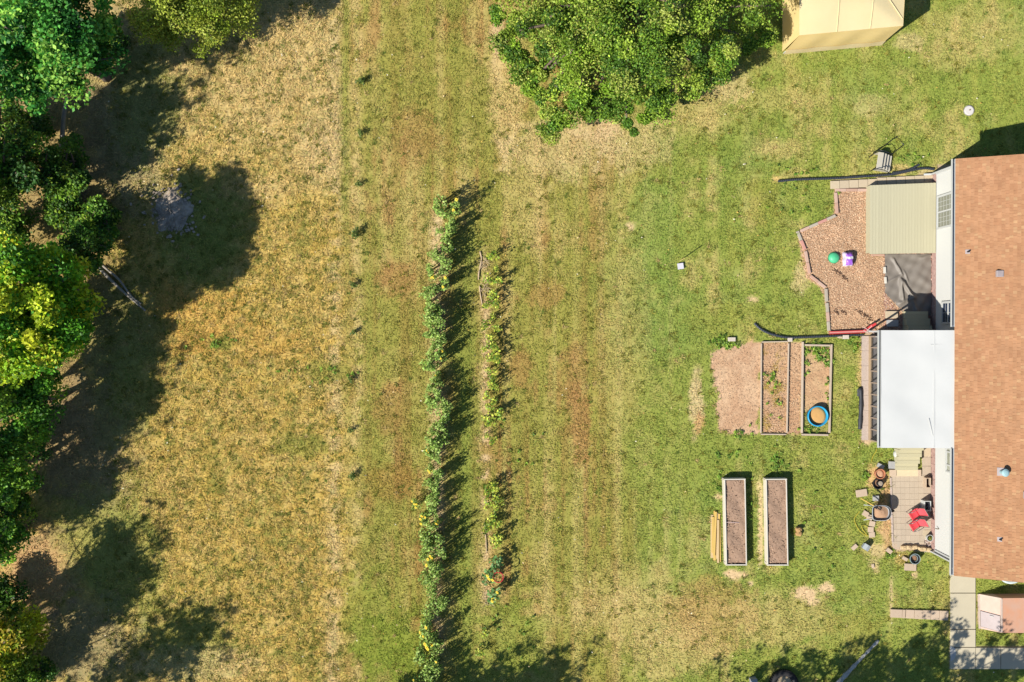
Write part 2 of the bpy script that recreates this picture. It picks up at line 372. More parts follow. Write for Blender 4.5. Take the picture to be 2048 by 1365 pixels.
gx = np.concatenate([[-400, -200, -100, -50], np.arange(-24, 24.01, 0.1), [50, 100, 200, 400]])
gy = np.concatenate([[-400, -200, -100, -40], np.arange(-17, 17.01, 0.1), [40, 100, 200, 400]])
GXX, GYY = np.meshgrid(gx, gy)
ppx, ppy = proj(GXX, GYY)
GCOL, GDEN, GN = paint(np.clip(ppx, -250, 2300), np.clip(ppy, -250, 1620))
nx, ny = len(gx), len(gy)
gz = (fbm(GXX / 2.2, GYY / 2.2, 77, 3) - 0.5) * 0.03 * (GDEN > 0.5)
me = bpy.data.meshes.new('ground')
me.vertices.add(nx * ny); me.vertices.foreach_set('co', np.stack([GXX, GYY, gz - 0.012], -1).astype(np.float32).ravel())
ii, jj = np.meshgrid(np.arange(nx - 1), np.arange(ny - 1)); b0 = (jj * nx + ii).ravel()
q = np.stack([b0, b0 + 1, b0 + nx + 1, b0 + nx], -1).astype(np.int32)
me.loops.add(q.size); me.loops.foreach_set('vertex_index', q.ravel()); me.polygons.add(len(q)); me.polygons.foreach_set('loop_start', np.arange(0, q.size, 4, dtype=np.int32))
at = me.attributes.new('col', 'FLOAT_COLOR', 'POINT'); c4 = np.ones((nx * ny, 4), np.float32); c4[:, :3] = (lin(GCOL) * K * 1.05).reshape(-1, 3)
at.data.foreach_set('color', c4.ravel()); me.update(calc_edges=True)
me.materials.append(mat_attr('turf_soil', rough=0.95, nscale=9.0, namt=0.30, bump=0.6, bscale=16.0, spec=0.05))
tag(link(bpy.data.objects.new('ground', me)), kind='structure')

# grass blades, a soft nap over the whole lawn
def sample(x, y, arr):
    i = np.clip(((x + 24) / 0.1).astype(int), 0, 479) + 4; j = np.clip(((y + 17) / 0.1).astype(int), 0, 339) + 4
    return arr[j, i]
NB = 700000
bx = NR.uniform(-22.5, 22.5, NB); by = NR.uniform(-15.2, 15.2, NB)
cl = fbm(bx * 3.2, by * 3.2, 301, 3)
keep = NR.random(NB) < sample(bx, by, GDEN) * np.clip(0.25 + 2.0 * (cl - 0.25), 0.12, 1.0)
bx, by, cl = bx[keep], by[keep], cl[keep]; n = len(bx)
bc = lin(sample(bx, by, GCOL)) * K
ppx_b, ppy_b = proj(bx, by)
dryf = np.clip((700 - ppx_b) / 60, 0, 1)
v = NR.normal(1.0, 0.14, n).clip(0.5, 1.5)[:, None]
bc = bc * v * 1.42
pick = NR.random(n)[:, None]
bc = np.where(pick < 0.17, bc * np.array([0.72, 0.90, 0.72]), np.where(pick > 0.84, bc * np.array([1.16, 1.10, 1.06]), bc))
bl = NR.uniform(0.05, 0.13, n) * (1 + 0.5 * dryf); az = NR.uniform(0, 2 * np.pi, n); up = NR.uniform(0.15, 0.75, n)
wd = NR.uniform(0.010, 0.022, n)
dirv = np.stack([np.cos(az) * np.sqrt(1 - up ** 2), np.sin(az) * np.sqrt(1 - up ** 2), up], -1)
side = np.stack([-np.sin(az), np.cos(az), np.zeros(n)], -1)
base = np.stack([bx, by, np.full(n, 0.0)], -1)
# longer tufts and coarse weeds standing out of the turf
NT = 10000
tx = NR.uniform(-21.5, 21.5, NT); ty = NR.uniform(-14.6, 14.6, NT); tpx, _ = proj(tx, ty)
kt = (NR.random(NT) < np.where(tpx < 690, 1.0, 0.30)) & (sample(tx, ty, GDEN) > .7); tx, ty, tpx = tx[kt], ty[kt], tpx[kt]; nt = len(tx); NBT = 15
rep = np.repeat(np.arange(nt), NBT); sp = np.repeat(NR.uniform(.02, .075, nt), NBT); m_ = nt * NBT
t_az = NR.uniform(0, 2 * np.pi, m_); t_up = NR.uniform(.35, .95, m_)
t_base = np.stack([tx[rep] + NR.normal(0, 1, m_) * sp, ty[rep] + NR.normal(0, 1, m_) * sp, np.zeros(m_)], -1)
t_dir = np.stack([np.cos(t_az) * np.sqrt(1 - t_up ** 2), np.sin(t_az) * np.sqrt(1 - t_up ** 2), t_up], -1)
t_side = np.stack([-np.sin(t_az), np.cos(t_az), np.zeros(m_)], -1)
tp = np.array([(142, 140, 60), (128, 132, 54), (160, 152, 70), (118, 136, 60), (206, 180, 120)], float)
tcol = lin(tp[NR.choice(5, nt, p=[.3, .25, .2, .15, .1])])[rep] * K * NR.normal(1.15, .15, (m_, 1)).clip(.6, 1.6)
base = np.concatenate([base, t_base]); side = np.concatenate([side, t_side]); dirv = np.concatenate([dirv, t_dir]); bc = np.concatenate([bc, tcol])
wd = np.concatenate([wd, NR.uniform(.010, .018, m_)]); bl = np.concatenate([bl, NR.uniform(.08, .17, m_)])
vv = np.stack([base - side * wd[:, None], base + side * wd[:, None], base + dirv * bl[:, None]], 1).reshape(-1, 3)
tag(np_mesh('grass', vv, 3, mat_attr('grass_blades', rough=0.7, transl=0.3, spec=0.1), bc), kind='stuff')

# ------------------------------------------------------------------ trees
LEAF = mat_attr('leaf', rough=0.55, transl=0.25, spec=0.25, tcol=(1.15, 1.15, 0.6))
BARK = mat('bark', (150, 130, 112), (104, 88, 76), rough=0.95, scale=9, bump=0.6, bscale=18, stretch=(1, 1, 0.25))
BARKP = mat('bark_pale', (186, 176, 160), (140, 130, 120), rough=0.95, scale=8, bump=0.5, bscale=18, stretch=(1, 1, 0.25))

def leaf_cloud(centres, radii, per, size, pal, rng, flat=0.75, upb=0.4):
    P = []; C = []; Sz = []
    for (c, r) in zip(centres, radii):
        k = max(8, int(per * rng.uniform(0.7, 1.3)))
        d = rng.normal(0, 1, (k, 3)); d /= np.linalg.norm(d, axis=1)[:, None]
        rad = r * rng.random(k) ** 0.45
        p = np.array(c) + d * rad[:, None] * np.array([1, 1, flat])
        P.append(p)
        base = np.array(pal[rng.integers(len(pal))], float)
        cc = base * rng.uniform(.82, 1.12) * rng.normal(1.0, 0.12, (k, 1)).clip(.6, 1.4)
        alt = np.array(pal[rng.integers(len(pal))], float); m = rng.random((k, 1)) < 0.3
        C.append(np.where(m, alt, cc))
        Sz.append(rng.uniform(0.7, 1.3, k) * size)
    P = np.concatenate(P); C = lin(np.concatenate(C).clip(0, 255)) * K * 1.28; Sz = np.concatenate(Sz); n = len(P)
    nrm = rng.normal(0, 1, (n, 3)); nrm[:, 2] = np.abs(nrm[:, 2]) + upb; nrm /= np.linalg.norm(nrm, axis=1)[:, None]
    a = rng.normal(0, 1, (n, 3)); a -= nrm * (a * nrm).sum(1)[:, None]; a /= np.linalg.norm(a, axis=1)[:, None]
    b = np.cross(nrm, a); L = Sz[:, None]; Wd = Sz[:, None] * 0.32
    V = np.stack([P - a * L * .5, P + b * Wd - nrm * L * .04, P + a * L * .5 - nrm * L * .1, P - b * Wd - nrm * L * .04], 1).reshape(-1, 3)
    return V, C

def tree(name, label, base, zc, rad, nclump, per, size, pal, seed, group=None, clump=(0.35, 0.75), trunk=0.16, low=-0.9, shell=0.5, bark=None, cat='tree', lean=(0, 0), extra=()):
    rng = np.random.default_rng(seed); r = random.Random(seed)
    bark = bark or BARK
    bx, by = base
    t = thing(name, label, cat, (bx, by, 0), group)
    cen = []; rr = []
    lob = [(r.uniform(0, 6.28), r.uniform(.75, 1.15)) for _ in range(7)]
    while len(cen) < nclump:
        d = rng.normal(0, 1, 3); d /= np.linalg.norm(d)
        if d[2] < low: continue
        f = (shell + (1 - shell) * rng.random()) if rng.random() < 0.8 else rng.random()
        a = math.atan2(d[1], d[0]); w = 0.80
        for la, lr in lob: w += 0.34 * (lr - 0.80) * 3 * math.exp(-((a - la + math.pi) % (2 * math.pi) - math.pi) ** 2 * 4)
        f *= min(max(w, 0.66), 1.18)
        cen.append((bx + lean[0] + d[0] * rad[0] * f, by + lean[1] + d[1] * rad[1] * f, max(0.35, zc + d[2] * rad[2] * f))); rr.append(rng.uniform(*clump))
    for (ex_, ey_, ez_) in extra:
        q = G(ex_, ey_, ez_)
        for _ in range(3): cen.append((q.x + r.gauss(0, .14), q.y + r.gauss(0, .14), ez_ + r.gauss(0, .12))); rr.append(rng.uniform(.18, .42))
    V, C = leaf_cloud(cen, rr, per, size, pal, rng)
    V[:, 2] = np.maximum(V[:, 2], 0.04)
    np_mesh('crown', V, 4, LEAF, C, parent=t, origin=(bx, by, 0))
    mb = MB(); top = Vector((bx + lean[0] * .6, by + lean[1] * .6, zc - rad[2] * 0.1))
    bend = [Vector((bx, by, -0.05)), Vector((bx + lean[0] * .1 + r.uniform(-.1, .1), by + lean[1] * .1 + r.uniform(-.1, .1), zc * .35)), Vector((bx + lean[0] * .35, by + lean[1] * .35, zc * .65)), top]
    pts = catmull(bend, 0.4); m = len(pts)
    mb.tube(pts, [trunk * (1.25 if i == 0 else 1) * (1 - 0.65 * i / m) for i in range(m)], 9)
    mb.build('trunk', bark, t, smooth=True)
    mb = MB()
    for i in range(0, len(cen), max(1, len(cen) // 34)):
        c = Vector(cen[i]); k = r.randint(int(m * .45), m - 1); s0 = pts[k]
        mid = (s0 + c) / 2 + Vector((r.uniform(-.3, .3), r.uniform(-.3, .3), r.uniform(.0, .35)))
        pp = catmull([s0, mid, c + (c - s0).normalized() * 0.15], 0.35); q = len(pp)
        mb.tube(pp, [trunk * .34 * (1 - .8 * j / q) + .006 for j in range(q)], 5)
    mb.build('limbs', bark, t, smooth=True)
    return t

def gp(px, py, z=0.0):
    p = G(px, py, z); return (p.x, p.y)
def from_shadow(px, py, z):
    """ground spot whose height z casts onto the ground at that photo position"""
    p = G(px, py); L = z / math.tan(SUN_EL)
    return (p.x - L * math.cos(SUN_AZ), p.y - L * math.sin(SUN_AZ))

P_BIG = [(134, 164, 50), (116, 150, 44), (156, 178, 64), (94, 132, 40), (170, 182, 80), (78, 114, 38)]
P_YEL = [(164, 178, 60), (148, 168, 52), (180, 188, 78), (124, 148, 46), (164, 166, 66)]
P_GRN = [(84, 156, 56), (66, 136, 50), (114, 172, 64), (50, 114, 42), (140, 184, 74)]
P_BRI = [(146, 190, 38), (112, 172, 38), (186, 208, 44), (84, 148, 36), (208, 214, 56)]
P_DRK = [(88, 130, 42), (70, 112, 40), (118, 156, 48), (52, 90, 34), (138, 166, 54)]
P_MID = [(108, 160, 46), (88, 144, 42), (140, 180, 54), (70, 120, 38)]
P_GOLD = [(170, 182, 34), (146, 166, 34), (190, 192, 48), (104, 132, 36), (180, 160, 48)]

tree('broadleaf_tree', 'very large spreading green tree at the top edge left of the yellow tent', gp(1232, 2, 2.6), 3.1, (5.15, 5.05, 2.7), 330, 370, 0.092, P_BIG, 3, clump=(0.28, 0.8), trunk=0.3, low=-0.5, shell=0.5, extra=[(x, y, 2.1) for x, y in ((1118, 242), (1104, 222), (1150, 212), (1096, 258), (1132, 228), (1176, 224), (1206, 228), (1256, 246), (1284, 236), (1240, 222), (1300, 218), (1012, 66), (1002, 24), (1020, 112), (1040, 150), (1060, 182), (1086, 200), (1008, 90), (1030, 40), (1470, 118), (1500, 92), (1522, 64), (1450, 140), (1404, 156), (1420, 130), (1375, 180), (1330, 195), (1534, 84), (1200, 200), (1160, 190), (1060, 140), (1040, 100), (1080, 150), (1112, 180), (1092, 122), (1130, 165), (1150, 140), (1070, 170))])
tree('broadleaf_tree', 'small fine-leaved yellow-green tree cut by the top edge above the dry field', gp(380, -8, 3.0), 3.1, (2.35, 1.8, 1.6), 140, 330, 0.085, P_YEL, 5, clump=(0.3, 0.6), trunk=0.14, low=-0.6)
tree('broadleaf_tree', 'tall deep-green tree filling the top left corner', gp(85, 72, 5.2), 5.0, (2.75, 2.7, 2.4), 130, 230, 0.15, P_GRN, 8, clump=(0.3, 0.75), trunk=0.2, low=-0.8, shell=.35)
tree('broadleaf_tree', 'tall bright lime-topped tree at the middle of the left edge', gp(62, 622, 4.6), 4.5, (2.5, 2.6, 2.5), 140, 250, 0.15, P_BRI, 13, clump=(0.3, 0.75), trunk=0.2, low=-0.85, shell=.4)
tree('broadleaf_tree', 'dark green low tree beside the pale dead trunk on the left', gp(112, 345, 2.2), 2.0, (1.25, 1.35, 1.5), 40, 170, 0.13, P_DRK, 21, clump=(0.25, 0.55), trunk=0.1, shell=.3)
tree('broadleaf_tree', 'dark shaded tree on the left edge below the corner tree', gp(10, 330, 3.2), 3.0, (1.5, 2.2, 2.0), 54, 180, 0.13, P_DRK, 22, clump=(0.3, 0.65), trunk=0.13, shell=.3)
tree('broadleaf_tree', 'dark bushy tree just above the two fallen thin logs', gp(158, 490, 1.9), 1.7, (1.0, 1.2, 1.2), 32, 160, 0.12, P_DRK, 23, clump=(0.25, 0.45), trunk=0.08, shell=.3)
tree('broadleaf_tree', 'mid-green tree tucked under the lower side of the bright lime tree', gp(50, 800, 3.0), 2.9, (1.5, 1.45, 1.7), 52, 190, 0.13, P_MID, 24, clump=(0.25, 0.6), trunk=0.12, shell=.3)
tree('broadleaf_tree', 'dim green tree at the left edge above the dappled bare soil', gp(5, 935, 3.0), 3.0, (1.2, 1.6, 1.8), 48, 190, 0.13, P_MID, 25, clump=(0.25, 0.6), trunk=0.12, shell=.3)
tree('broadleaf_tree', 'narrow green sapling tree lowest but one along the left edge', gp(-18, 1085, 2.6), 2.6, (1.0, 1.2, 1.5), 34, 190, 0.12, P_MID, 26, clump=(0.25, 0.5), trunk=0.09, shell=.3)
tree('broadleaf_tree', 'golden yellow-green tree in the bottom left corner', gp(-8, 1300, 3.0), 3.0, (1.35, 1.5, 2.0), 54, 210, 0.13, P_GOLD, 27, clump=(0.28, 0.6), trunk=0.12, shell=.3)
for k, (lb, x, y, rx, ry, zz) in enumerate((('dark shrub in the gap under the upper left tree', 40, 250, 1.3, .8, 1.3), ('dark shrub at the left edge above the lime tree', 25, 455, 1.2, .9, 1.4), ('low dark shrub between the dead trunk foot and the bushy tree', 130, 425, .8, .7, .9),
                                       ('dark shrub under the right flank of the lime tree', 130, 640, 1.3, 1.4, 1.2), ('dark undergrowth shrub below the mid-green tree on the left', 55, 880, 1.2, .9, 1.3), ('dark shrub on the left edge where the dappled soil begins', 20, 1010, .9, 1.1, 1.4),
                                       ('dark shrub at the left edge beside the bare tan patch', 5, 1190, .8, .8, 1.2), ('dark shrub at the foot of the golden corner tree', 60, 1345, 1.0, 1.0, 1.2), ('dark shrub by the log ends left of the round shade', 200, 440, .8, .8, .9), ('dark shrub under the top left tree beside its right flank', 205, 90, .9, 1.2, 1.0))):
    tree('shrub', lb, gp(x, y, zz * .8), zz * .8, (rx, ry, zz * .7), 30, 150, 0.12, P_DRK, 80 + k, clump=(0.22, 0.5), trunk=0.05, shell=.3, cat='shrub', group='dark undergrowth along the left edge')
# trees beyond the frame whose shade falls across the picture
for k, (sx, sy, z, rx, ry, n_) in enumerate([(1080, 1364, 4.6, 1.4, 1.1, 56), (965, 1366, 4.2, 1.5, 1.0, 52), (850, 1374, 4.2, 1.3, .9, 48), (1560, 1400, 5.0, 2.6, 1.9, 64), (1720, 1352, 5.2, 2.2, 1.9, 56), (1865, 1318, 5.4, 1.5, 1.9, 40), (1995, 1330, 5.6, 2.1, 1.5, 50), (1800, 1400, 5.2, 2.2, 1.6, 50),
                                             (365, 1285, 5.0, 1.9, 1.8, 52), (260, 1330, 5.4, 1.6, 1.5, 34), (225, 1095, 5.2, 1.6, 1.5, 24), (240, 1215, 5.6, 1.6, 1.3, 18), (120, 1190, 6.0, 1.4, 1.4, 20), (150, 965, 5.6, 2.0, 1.5, 24), (215, 870, 6.0, 1.6, 1.3, 20),
                                             (305, 205, 5.6, 1.5, 1.5, 30), (210, 240, 6.0, 1.7, 1.9, 24), (330, 100, 5.6, 1.4, 1.3, 30), (260, 735, 6.2, 1.5, 1.5, 26), (400, 440, 6.6, 1.55, 1.6, 38), (300, 540, 6.6, 1.9, 1.3, 36), (290, 640, 6.4, 1.3, 1.2, 26), (110, 1010, 6.4, 1.6, 1.4, 26), (90, 1330, 6.4, 1.6, 1.4, 24)]):
    tree('broadleaf_tree', 'tree standing outside the frame whose shade falls on the grass', from_shadow(sx, sy, z), z, (rx * 1.06, ry * 1.06, 2.0), int(n_ * 2.0), 27, 0.15, P_MID, 40 + k, clump=(0.14, 0.38), trunk=0.10, group='trees beyond the frame', shell=.25)

def log(name, label, pts, r0, r1, m, cat='log', rag=.1):
    p = catmull(pts, 0.12); n = len(p); o = p[0]
    rr = [r0 + (r1 - r0) * i / n + rnd.uniform(-rag, rag) * r0 for i in range(n)]
    mb = MB().tube(p, rr, 9)
    return tag(mb.build(name, m, None, origin=(o.x, o.y, 0), smooth=True), label, cat)
log('dead_trunk', 'pale bare dead trunk lying below the top left tree', [G(134, 196, 1.3), G(126, 250, .8), G(126, 330, .25), G(146, 372, .08)], .07, .13, BARKP)
log('fallen_log', 'longer of the two thin fallen logs in the left shade', [G(186, 524, .1), G(236, 574, .09), G(291, 622, .06)], .075, .035, BARKP)
log('fallen_log', 'shorter crooked fallen log lying against the longer thin one', [G(206, 532, .09), G(238, 560, .12), G(262, 592, .08), G(282, 608, .06)], .05, .03, BARKP)
log('pale_log', 'long whitish weathered log lying in the shade at the bottom right', [G(1757, 1281, .05), G(1735, 1304, .07), G(1712, 1328, .08), G(1686, 1356, .08), G(1660, 1385, .08)], .045, .11, mat('birch', (226, 222, 214), (160, 156, 150), rough=.9, scale=14, amt=.9, bump=.8, bscale=14), rag=.45)

p = G(345, 424); r = random.Random(3); ash = thing('ash_pile', 'pale grey heap of ash and sticks inside the round shade on the left', 'ash pile', p)
mb = MB(); nn_ = 30; rg = []
for f, z in ((1, .0), (.8, .05), (.55, .10), (.3, .13), (.05, .14)):
    rg.append([p + Vector((math.cos(2 * math.pi * k / nn_) * .72 * f * (1 + .22 * math.sin(3 * k * .21 + 1) + r.uniform(-.08, .08)), math.sin(2 * math.pi * k / nn_) * .82 * f * (1 + .2 * math.sin(5 * k * .21) + r.uniform(-.08, .08)), z + r.uniform(0, .03))) for k in range(nn_)])
mb._add([v for q in rg for v in q], [(i * nn_ + k, i * nn_ + (k + 1) % nn_, (i + 1) * nn_ + (k + 1) % nn_, (i + 1) * nn_ + k) for i in range(4) for k in range(nn_)])
mb.build('ash', mat('ash', (226, 208, 190), (150, 132, 114), rough=.95, scale=5.5, amt=.9, bump=.6, bscale=14), ash)
mb = MB()
for _ in range(170):
    mb.rock(p + Vector((r.gauss(0, .46), r.gauss(0, .52), .05)), (r.uniform(.06, .18), r.uniform(.05, .14), r.uniform(.06, .16)), r.uniform(0, 3), seed=r.randint(0, 9999), n=6, rough=.3)
tag(mb.build('rubble', mat('ash_rubble', (226, 208, 190), (140, 124, 108), rough=.95, scale=3.0, amt=.9), ash), kind='stuff')
mb = MB()
for _ in range(26):
    a = r.uniform(0, 6.28); c = p + Vector((r.gauss(0, .35), r.gauss(0, .4), r.uniform(.08, .2))); d = Vector((math.cos(a), math.sin(a), r.uniform(-.2, .2))) * r.uniform(.1, .4); mb.tube([c - d, c + d], .014, 5)
mb.build('sticks', BARKP, ash)
# ------------------------------------------------------------------ house
WHITE = mat('white_siding', (220, 219, 214), (214, 214, 210), rough=0.55, scale=1.5, amt=.4)
TRIM = mat('white_trim', (222, 223, 220), rough=0.45, amt=.2)
X0, YN, YS = 16.78, 6.68, -8.35
EX = G(1910.5, 700, 2.6).x; EN = G(1909, 318, 2.6).y; ES = G(1912, 1152, 2.6).y
EZ, PITCH, RX = 2.62, 0.47, 21.2
house = thing('house', 'white house with brown shingle roof along the right edge', 'house', (X0, (YN + YS) / 2, 0))
mb = MB().box(((X0 + .02 + 25.4) / 2, (YN + YS) / 2, 1.32), (25.4 - X0 - .02, YN - YS - .02, 2.6)); mb.build('wall', WHITE, house)
mb = MB()
z = 0.45
while z < 2.5:
    mb._add([(X0 - .012, YS, z + .2), (X0 - .012, YN, z + .2), (X0 - .030, YN, z), (X0 - .030, YS, z), (X0 + .01, YS, z), (X0 + .01, YN, z)], [(0, 3, 2, 1), (3, 4, 5, 2)])
    z += 0.2
tag(mb.build('siding', WHITE, house), kind='stuff')
FND = [mat('foundation_stone', (206, 172, 160), (170, 134, 126), rough=.95, scale=9, amt=.9, bump=.4)]
mb = MB(); r = random.Random(12)
for c_ in range(3):
    y = YS + (0 if c_ % 2 else -.12)
    while y < YN:
        L_ = r.uniform(.24, .4); a, b = max(y, YS), min(y + L_, YN)
        if b - a > .05: mb.box((X0 + .035 - r.uniform(0, .012), (a + b) / 2, .075 + c_ * .148), (.07, b - a - .012, .138))
        y += L_
tag(mb.build('foundation', FND[0], house, bevel=0), kind='stuff')
for yy in (YN - .05, YS + .05):
    MB().box((X0 - .03, yy, 1.5), (.05, .11, 2.1)).build('corner_board', TRIM, house, bevel=.006)
# roof
mb = MB(); t = .1
rz = EZ + PITCH * (RX - EX); EX2 = 2 * RX - EX
mb._add([(EX, ES, EZ), (RX, ES, rz), (EX2, ES, EZ), (EX2, ES, EZ - t), (RX, ES, rz - t), (EX, ES, EZ - t),
         (EX, EN, EZ), (RX, EN, rz), (EX2, EN, EZ), (EX2, EN, EZ - t), (RX, EN, rz - t), (EX, EN, EZ - t)],
        [(0, 1, 7, 6), (1, 2, 8, 7), (2, 3, 9, 8), (3, 4, 10, 9), (4, 5, 11, 10), (5, 0, 6, 11), (0, 5, 4, 1), (1, 4, 3, 2), (6, 7, 10, 11), (7, 8, 9, 10)])
roof = mb.build('roof', mat('roof_deck', (196, 142, 108), rough=.95), house)
MB()._add([(EX + .05, YS, EZ - t), (EX + .05, YN, EZ - t)], []) if False else None
for yy, s in ((EN - .015, 1), (ES + .015, -1)):
    mb = MB(); mb.bar((EX, yy, EZ - .1), (RX, yy, rz - .1), .03, .16); mb.build('rake_board', TRIM, house)
# gables
for yy in (YN - .01, YS + .01):
    MB()._add([(X0 + .05, yy, 2.55), (25.3, yy, 2.55), (RX, yy, rz - .16)], [(0, 1, 2)]).build('gable', WHITE, house)
# shingles: each its own small slab
mb = MB(); r = random.Random(4)
sl = math.sqrt(1 + PITCH ** 2); du = Vector((1, 0, PITCH)) / sl; dn = Vector((-PITCH, 0, 1)) / sl
Ls = (RX - EX) * sl; cn = 0; e = .128
while cn * e < Ls:
    y = ES - r.uniform(0, .25); u0 = cn * e - .03
    while y < EN:
        w = r.choice((.10, .115, .12, .13, .15, .2, .24)); y2 = min(y + w, EN); ya = max(y, ES)
        if y2 - ya > .02:
            k = r.random()
            c = (189, 148, 110) if (k < .16 and w < .15) else ((184, 138, 103) if k < .4 else ((177, 130, 96) if k < .6 else (180, 134, 99)))
            jj_ = r.uniform(.975, 1.025); mb.cur = A([min(255, x * jj_) for x in c]); th = r.uniform(.010, .016)
            P0 = Vector((EX, 0, EZ)) + du * u0; P1 = P0 + du * (e + .012)
            g = .004
            vs = [Vector((P0.x, ya + g, P0.z)) + dn * th, Vector((P0.x, y2 - g, P0.z)) + dn * th, Vector((P1.x, y2 - g, P1.z)) + dn * .003, Vector((P1.x, ya + g, P1.z)) + dn * .003,
                  Vector((P0.x, ya + g, P0.z)) + dn * .001, Vector((P0.x, y2 - g, P0.z)) + dn * .001]
            mb._add(vs, [(0, 3, 2, 1), (4, 0, 1, 5), (0, 4, 3), (1, 2, 5)])
        y = y2 if y2 > y else y + w
    cn += 1
tag(mb.build('shingles', mat_attr('shingle', rough=.95, nscale=2.2, namt=.15, spec=.1), roof), kind='stuff')
# gutter in two runs, downspouts
GUT = mat('gutter_inside', (120, 132, 150), (96, 106, 124), rough=.5, scale=3); 
for ya, yb in ((EN, .55), (-3.98, ES)):
    mb = MB(); ym, L = (ya + yb) / 2, abs(ya - yb)
    mb.box((EX - .13, ym, EZ - .07), (.012, L, .12)); mb.box((EX - .005, ym, EZ - .075), (.012, L, .11))
    gt = mb.build('gutter', TRIM, house)
    MB().box((EX - .067, ym, EZ - .12), (.11, L - .02, .012)).build('gutter_floor', GUT, gt)
for (pe, pw, pf) in ((Vector((EX - .06, EN - .12, EZ - .12)), Vector((X0 - .08, YN - .04, 2.2)), Vector((X0 - .08, YN - .04, .12))),
                     (Vector((EX - .06, ES + .25, EZ - .12)), Vector((X0 - .08, YS - .03, 2.2)), Vector((X0 - .08, YS - .03, .1)))):
    mb = MB(); mb.bar(pe, pw, .07, .06); mb.bar(pw, pf, .07, .06); mb.bar(pf, pf + Vector((-.28, .0, -.06)), .07, .06)
    mb.build('downspout', TRIM, house, bevel=.008)
def RP(px, py):
    d = AX * F + Vector((1, 0, 0)) * (px - 1024.0) + UP * (682.5 - py)
    # plane z = EZ + PITCH*(x-EX)
    tt = (EZ + PITCH * (CAM.x - EX) - CAM.z) / (d.z - PITCH * d.x); return CAM + d * tt
GALV = mat('galvanised', (170, 205, 208), (150, 186, 192), rough=.6)
VGREY = mat('vent_grey', (190, 176, 176), rough=.6)
DARK = mat('dark_rubber', (46, 44, 46), rough=.7)
p = RP(1998, 548)
vt = MB().box(p + Vector((0, 0, .05)), (.26, .24, .12)).build('box_vent', VGREY, roof, bevel=.02)
for px, py in ((1938, 504), (2002, 1079)):
    p = RP(px - 3, py); b_ = MB().box(p + Vector((0, 0, .012)), (.16, .16, .02), M=Matrix.Rotation(-math.atan(PITCH), 4, 'Y')).build('pipe_flashing', VGREY, roof)
    MB().tube([p, p + Vector((0, 0, .14))], .03, 10).build('vent_pipe', DARK, roof)
p = RP(2003, 944)
MB().box(p + Vector((0, 0, .012)), (.3, .3, .02), M=Matrix.Rotation(-math.atan(PITCH), 4, 'Y')).build('pipe_flashing', VGREY, roof)
MB().tube([p, p + Vector((0, 0, .3))], .08, 14).build('flue_pipe', GALV, roof)
MB().lathe([(.02, .28), (.14, .28), (.14, .30), (.08, .335), (0, .345)], p, 20).build('flue_cap', GALV, roof, smooth=False)
p = RP(2052, 990); MB().box(p + Vector((0, 0, .06)), (.22, .26, .14)).build('box_vent', VGREY, roof, bevel=.02)

# windows and patio door in the west wall
GLASS = mat_glass('window_glass', (146, 148, 134)); GLASSL = mat_glass('window_glass_pale', (176, 178, 160)); GLASSD = mat_glass('window_glass_dark', (52, 66, 92))
def window(name, y0, y1, z0, z1, lights, glass, ncols, nrows, label=None):
    fr = MB(); x = X0 - .045; w = .05
    fr.box((x, y0 + w / 2, (z0 + z1) / 2), (.06, w, z1 - z0)); fr.box((x, y1 - w / 2, (z0 + z1) / 2), (.06, w, z1 - z0))
    fr.box((x, (y0 + y1) / 2, z0 + w / 2), (.06, y1 - y0 - 2 * w, w)); fr.box((x, (y0 + y1) / 2, z1 - w / 2), (.06, y1 - y0 - 2 * w, w))
    o = fr.build(name, TRIM, house, bevel=.004)
    if label: o['label'] = label
    for (a, b, c, d, nc, nr) in lights:   # fractions
        ya, yb = y0 + w + (y1 - y0 - 2 * w) * a, y0 + w + (y1 - y0 - 2 * w) * b
        za, zb = z0 + w + (z1 - z0 - 2 * w) * c, z0 + w + (z1 - z0 - 2 * w) * d
        s = MB(); sw = .03
        s.box((x + .004, ya + sw / 2, (za + zb) / 2), (.045, sw, zb - za)); s.box((x + .004, yb - sw / 2, (za + zb) / 2), (.045, sw, zb - za))
        s.box((x + .004, (ya + yb) / 2, za + sw / 2), (.045, yb - ya - 2 * sw, sw)); s.box((x + .004, (ya + yb) / 2, zb - sw / 2), (.045, yb - ya - 2 * sw, sw))
        s.build('sash', TRIM, o)
        ya += sw; yb -= sw; za += sw; zb -= sw; gap = .012
        pw, ph = (yb - ya) / nc, (zb - za) / nr
        for i in range(nc):
            for j in range(nr):
                MB().box((x + .012, ya + (i + .5) * pw, za + (j + .5) * ph), (.012, pw - gap, ph - gap)).build('pane', glass, o)
        mm = MB()
        for i in range(1, nc): mm.box((x + .012, ya + i * pw, (za + zb) / 2), (.022, gap, zb - za))
        for j in range(1, nr):
            for i in range(nc): mm.box((x + .012, ya + (i + .5) * pw, za + j * ph), (.020, pw - gap, gap))
        if nc * nr > 1: mm.build('muntins', TRIM, o)
yA, yB = G(1880, 463).y, G(1880, 397).y
window('patio_door', yA, yB, .56, 2.4, [(0, .5, 0, 1, 3, 7), (.5, 1, 0, 1, 3, 7)], GLASS, 3, 8)
window('window', G(1892, 649, 1.3).y, G(1892, 603, 1.3).y, 1.0, 2.25, [(0, 1, 0, .42, 2, 2), (0, 1, .42, 1, 2, 2)], GLASSD, 2, 2)
window('window', G(1903, 946, 1.65).y, G(1903, 895, 1.65).y, 1.4, 2.25, [(0, .27, 0, 1, 1, 4), (.27, .85, 0, 1, 1, 1), (.85, 1, 0, 1, 1, 1)], GLASSL, 2, 2)
p = G(1878, 1058, .75)
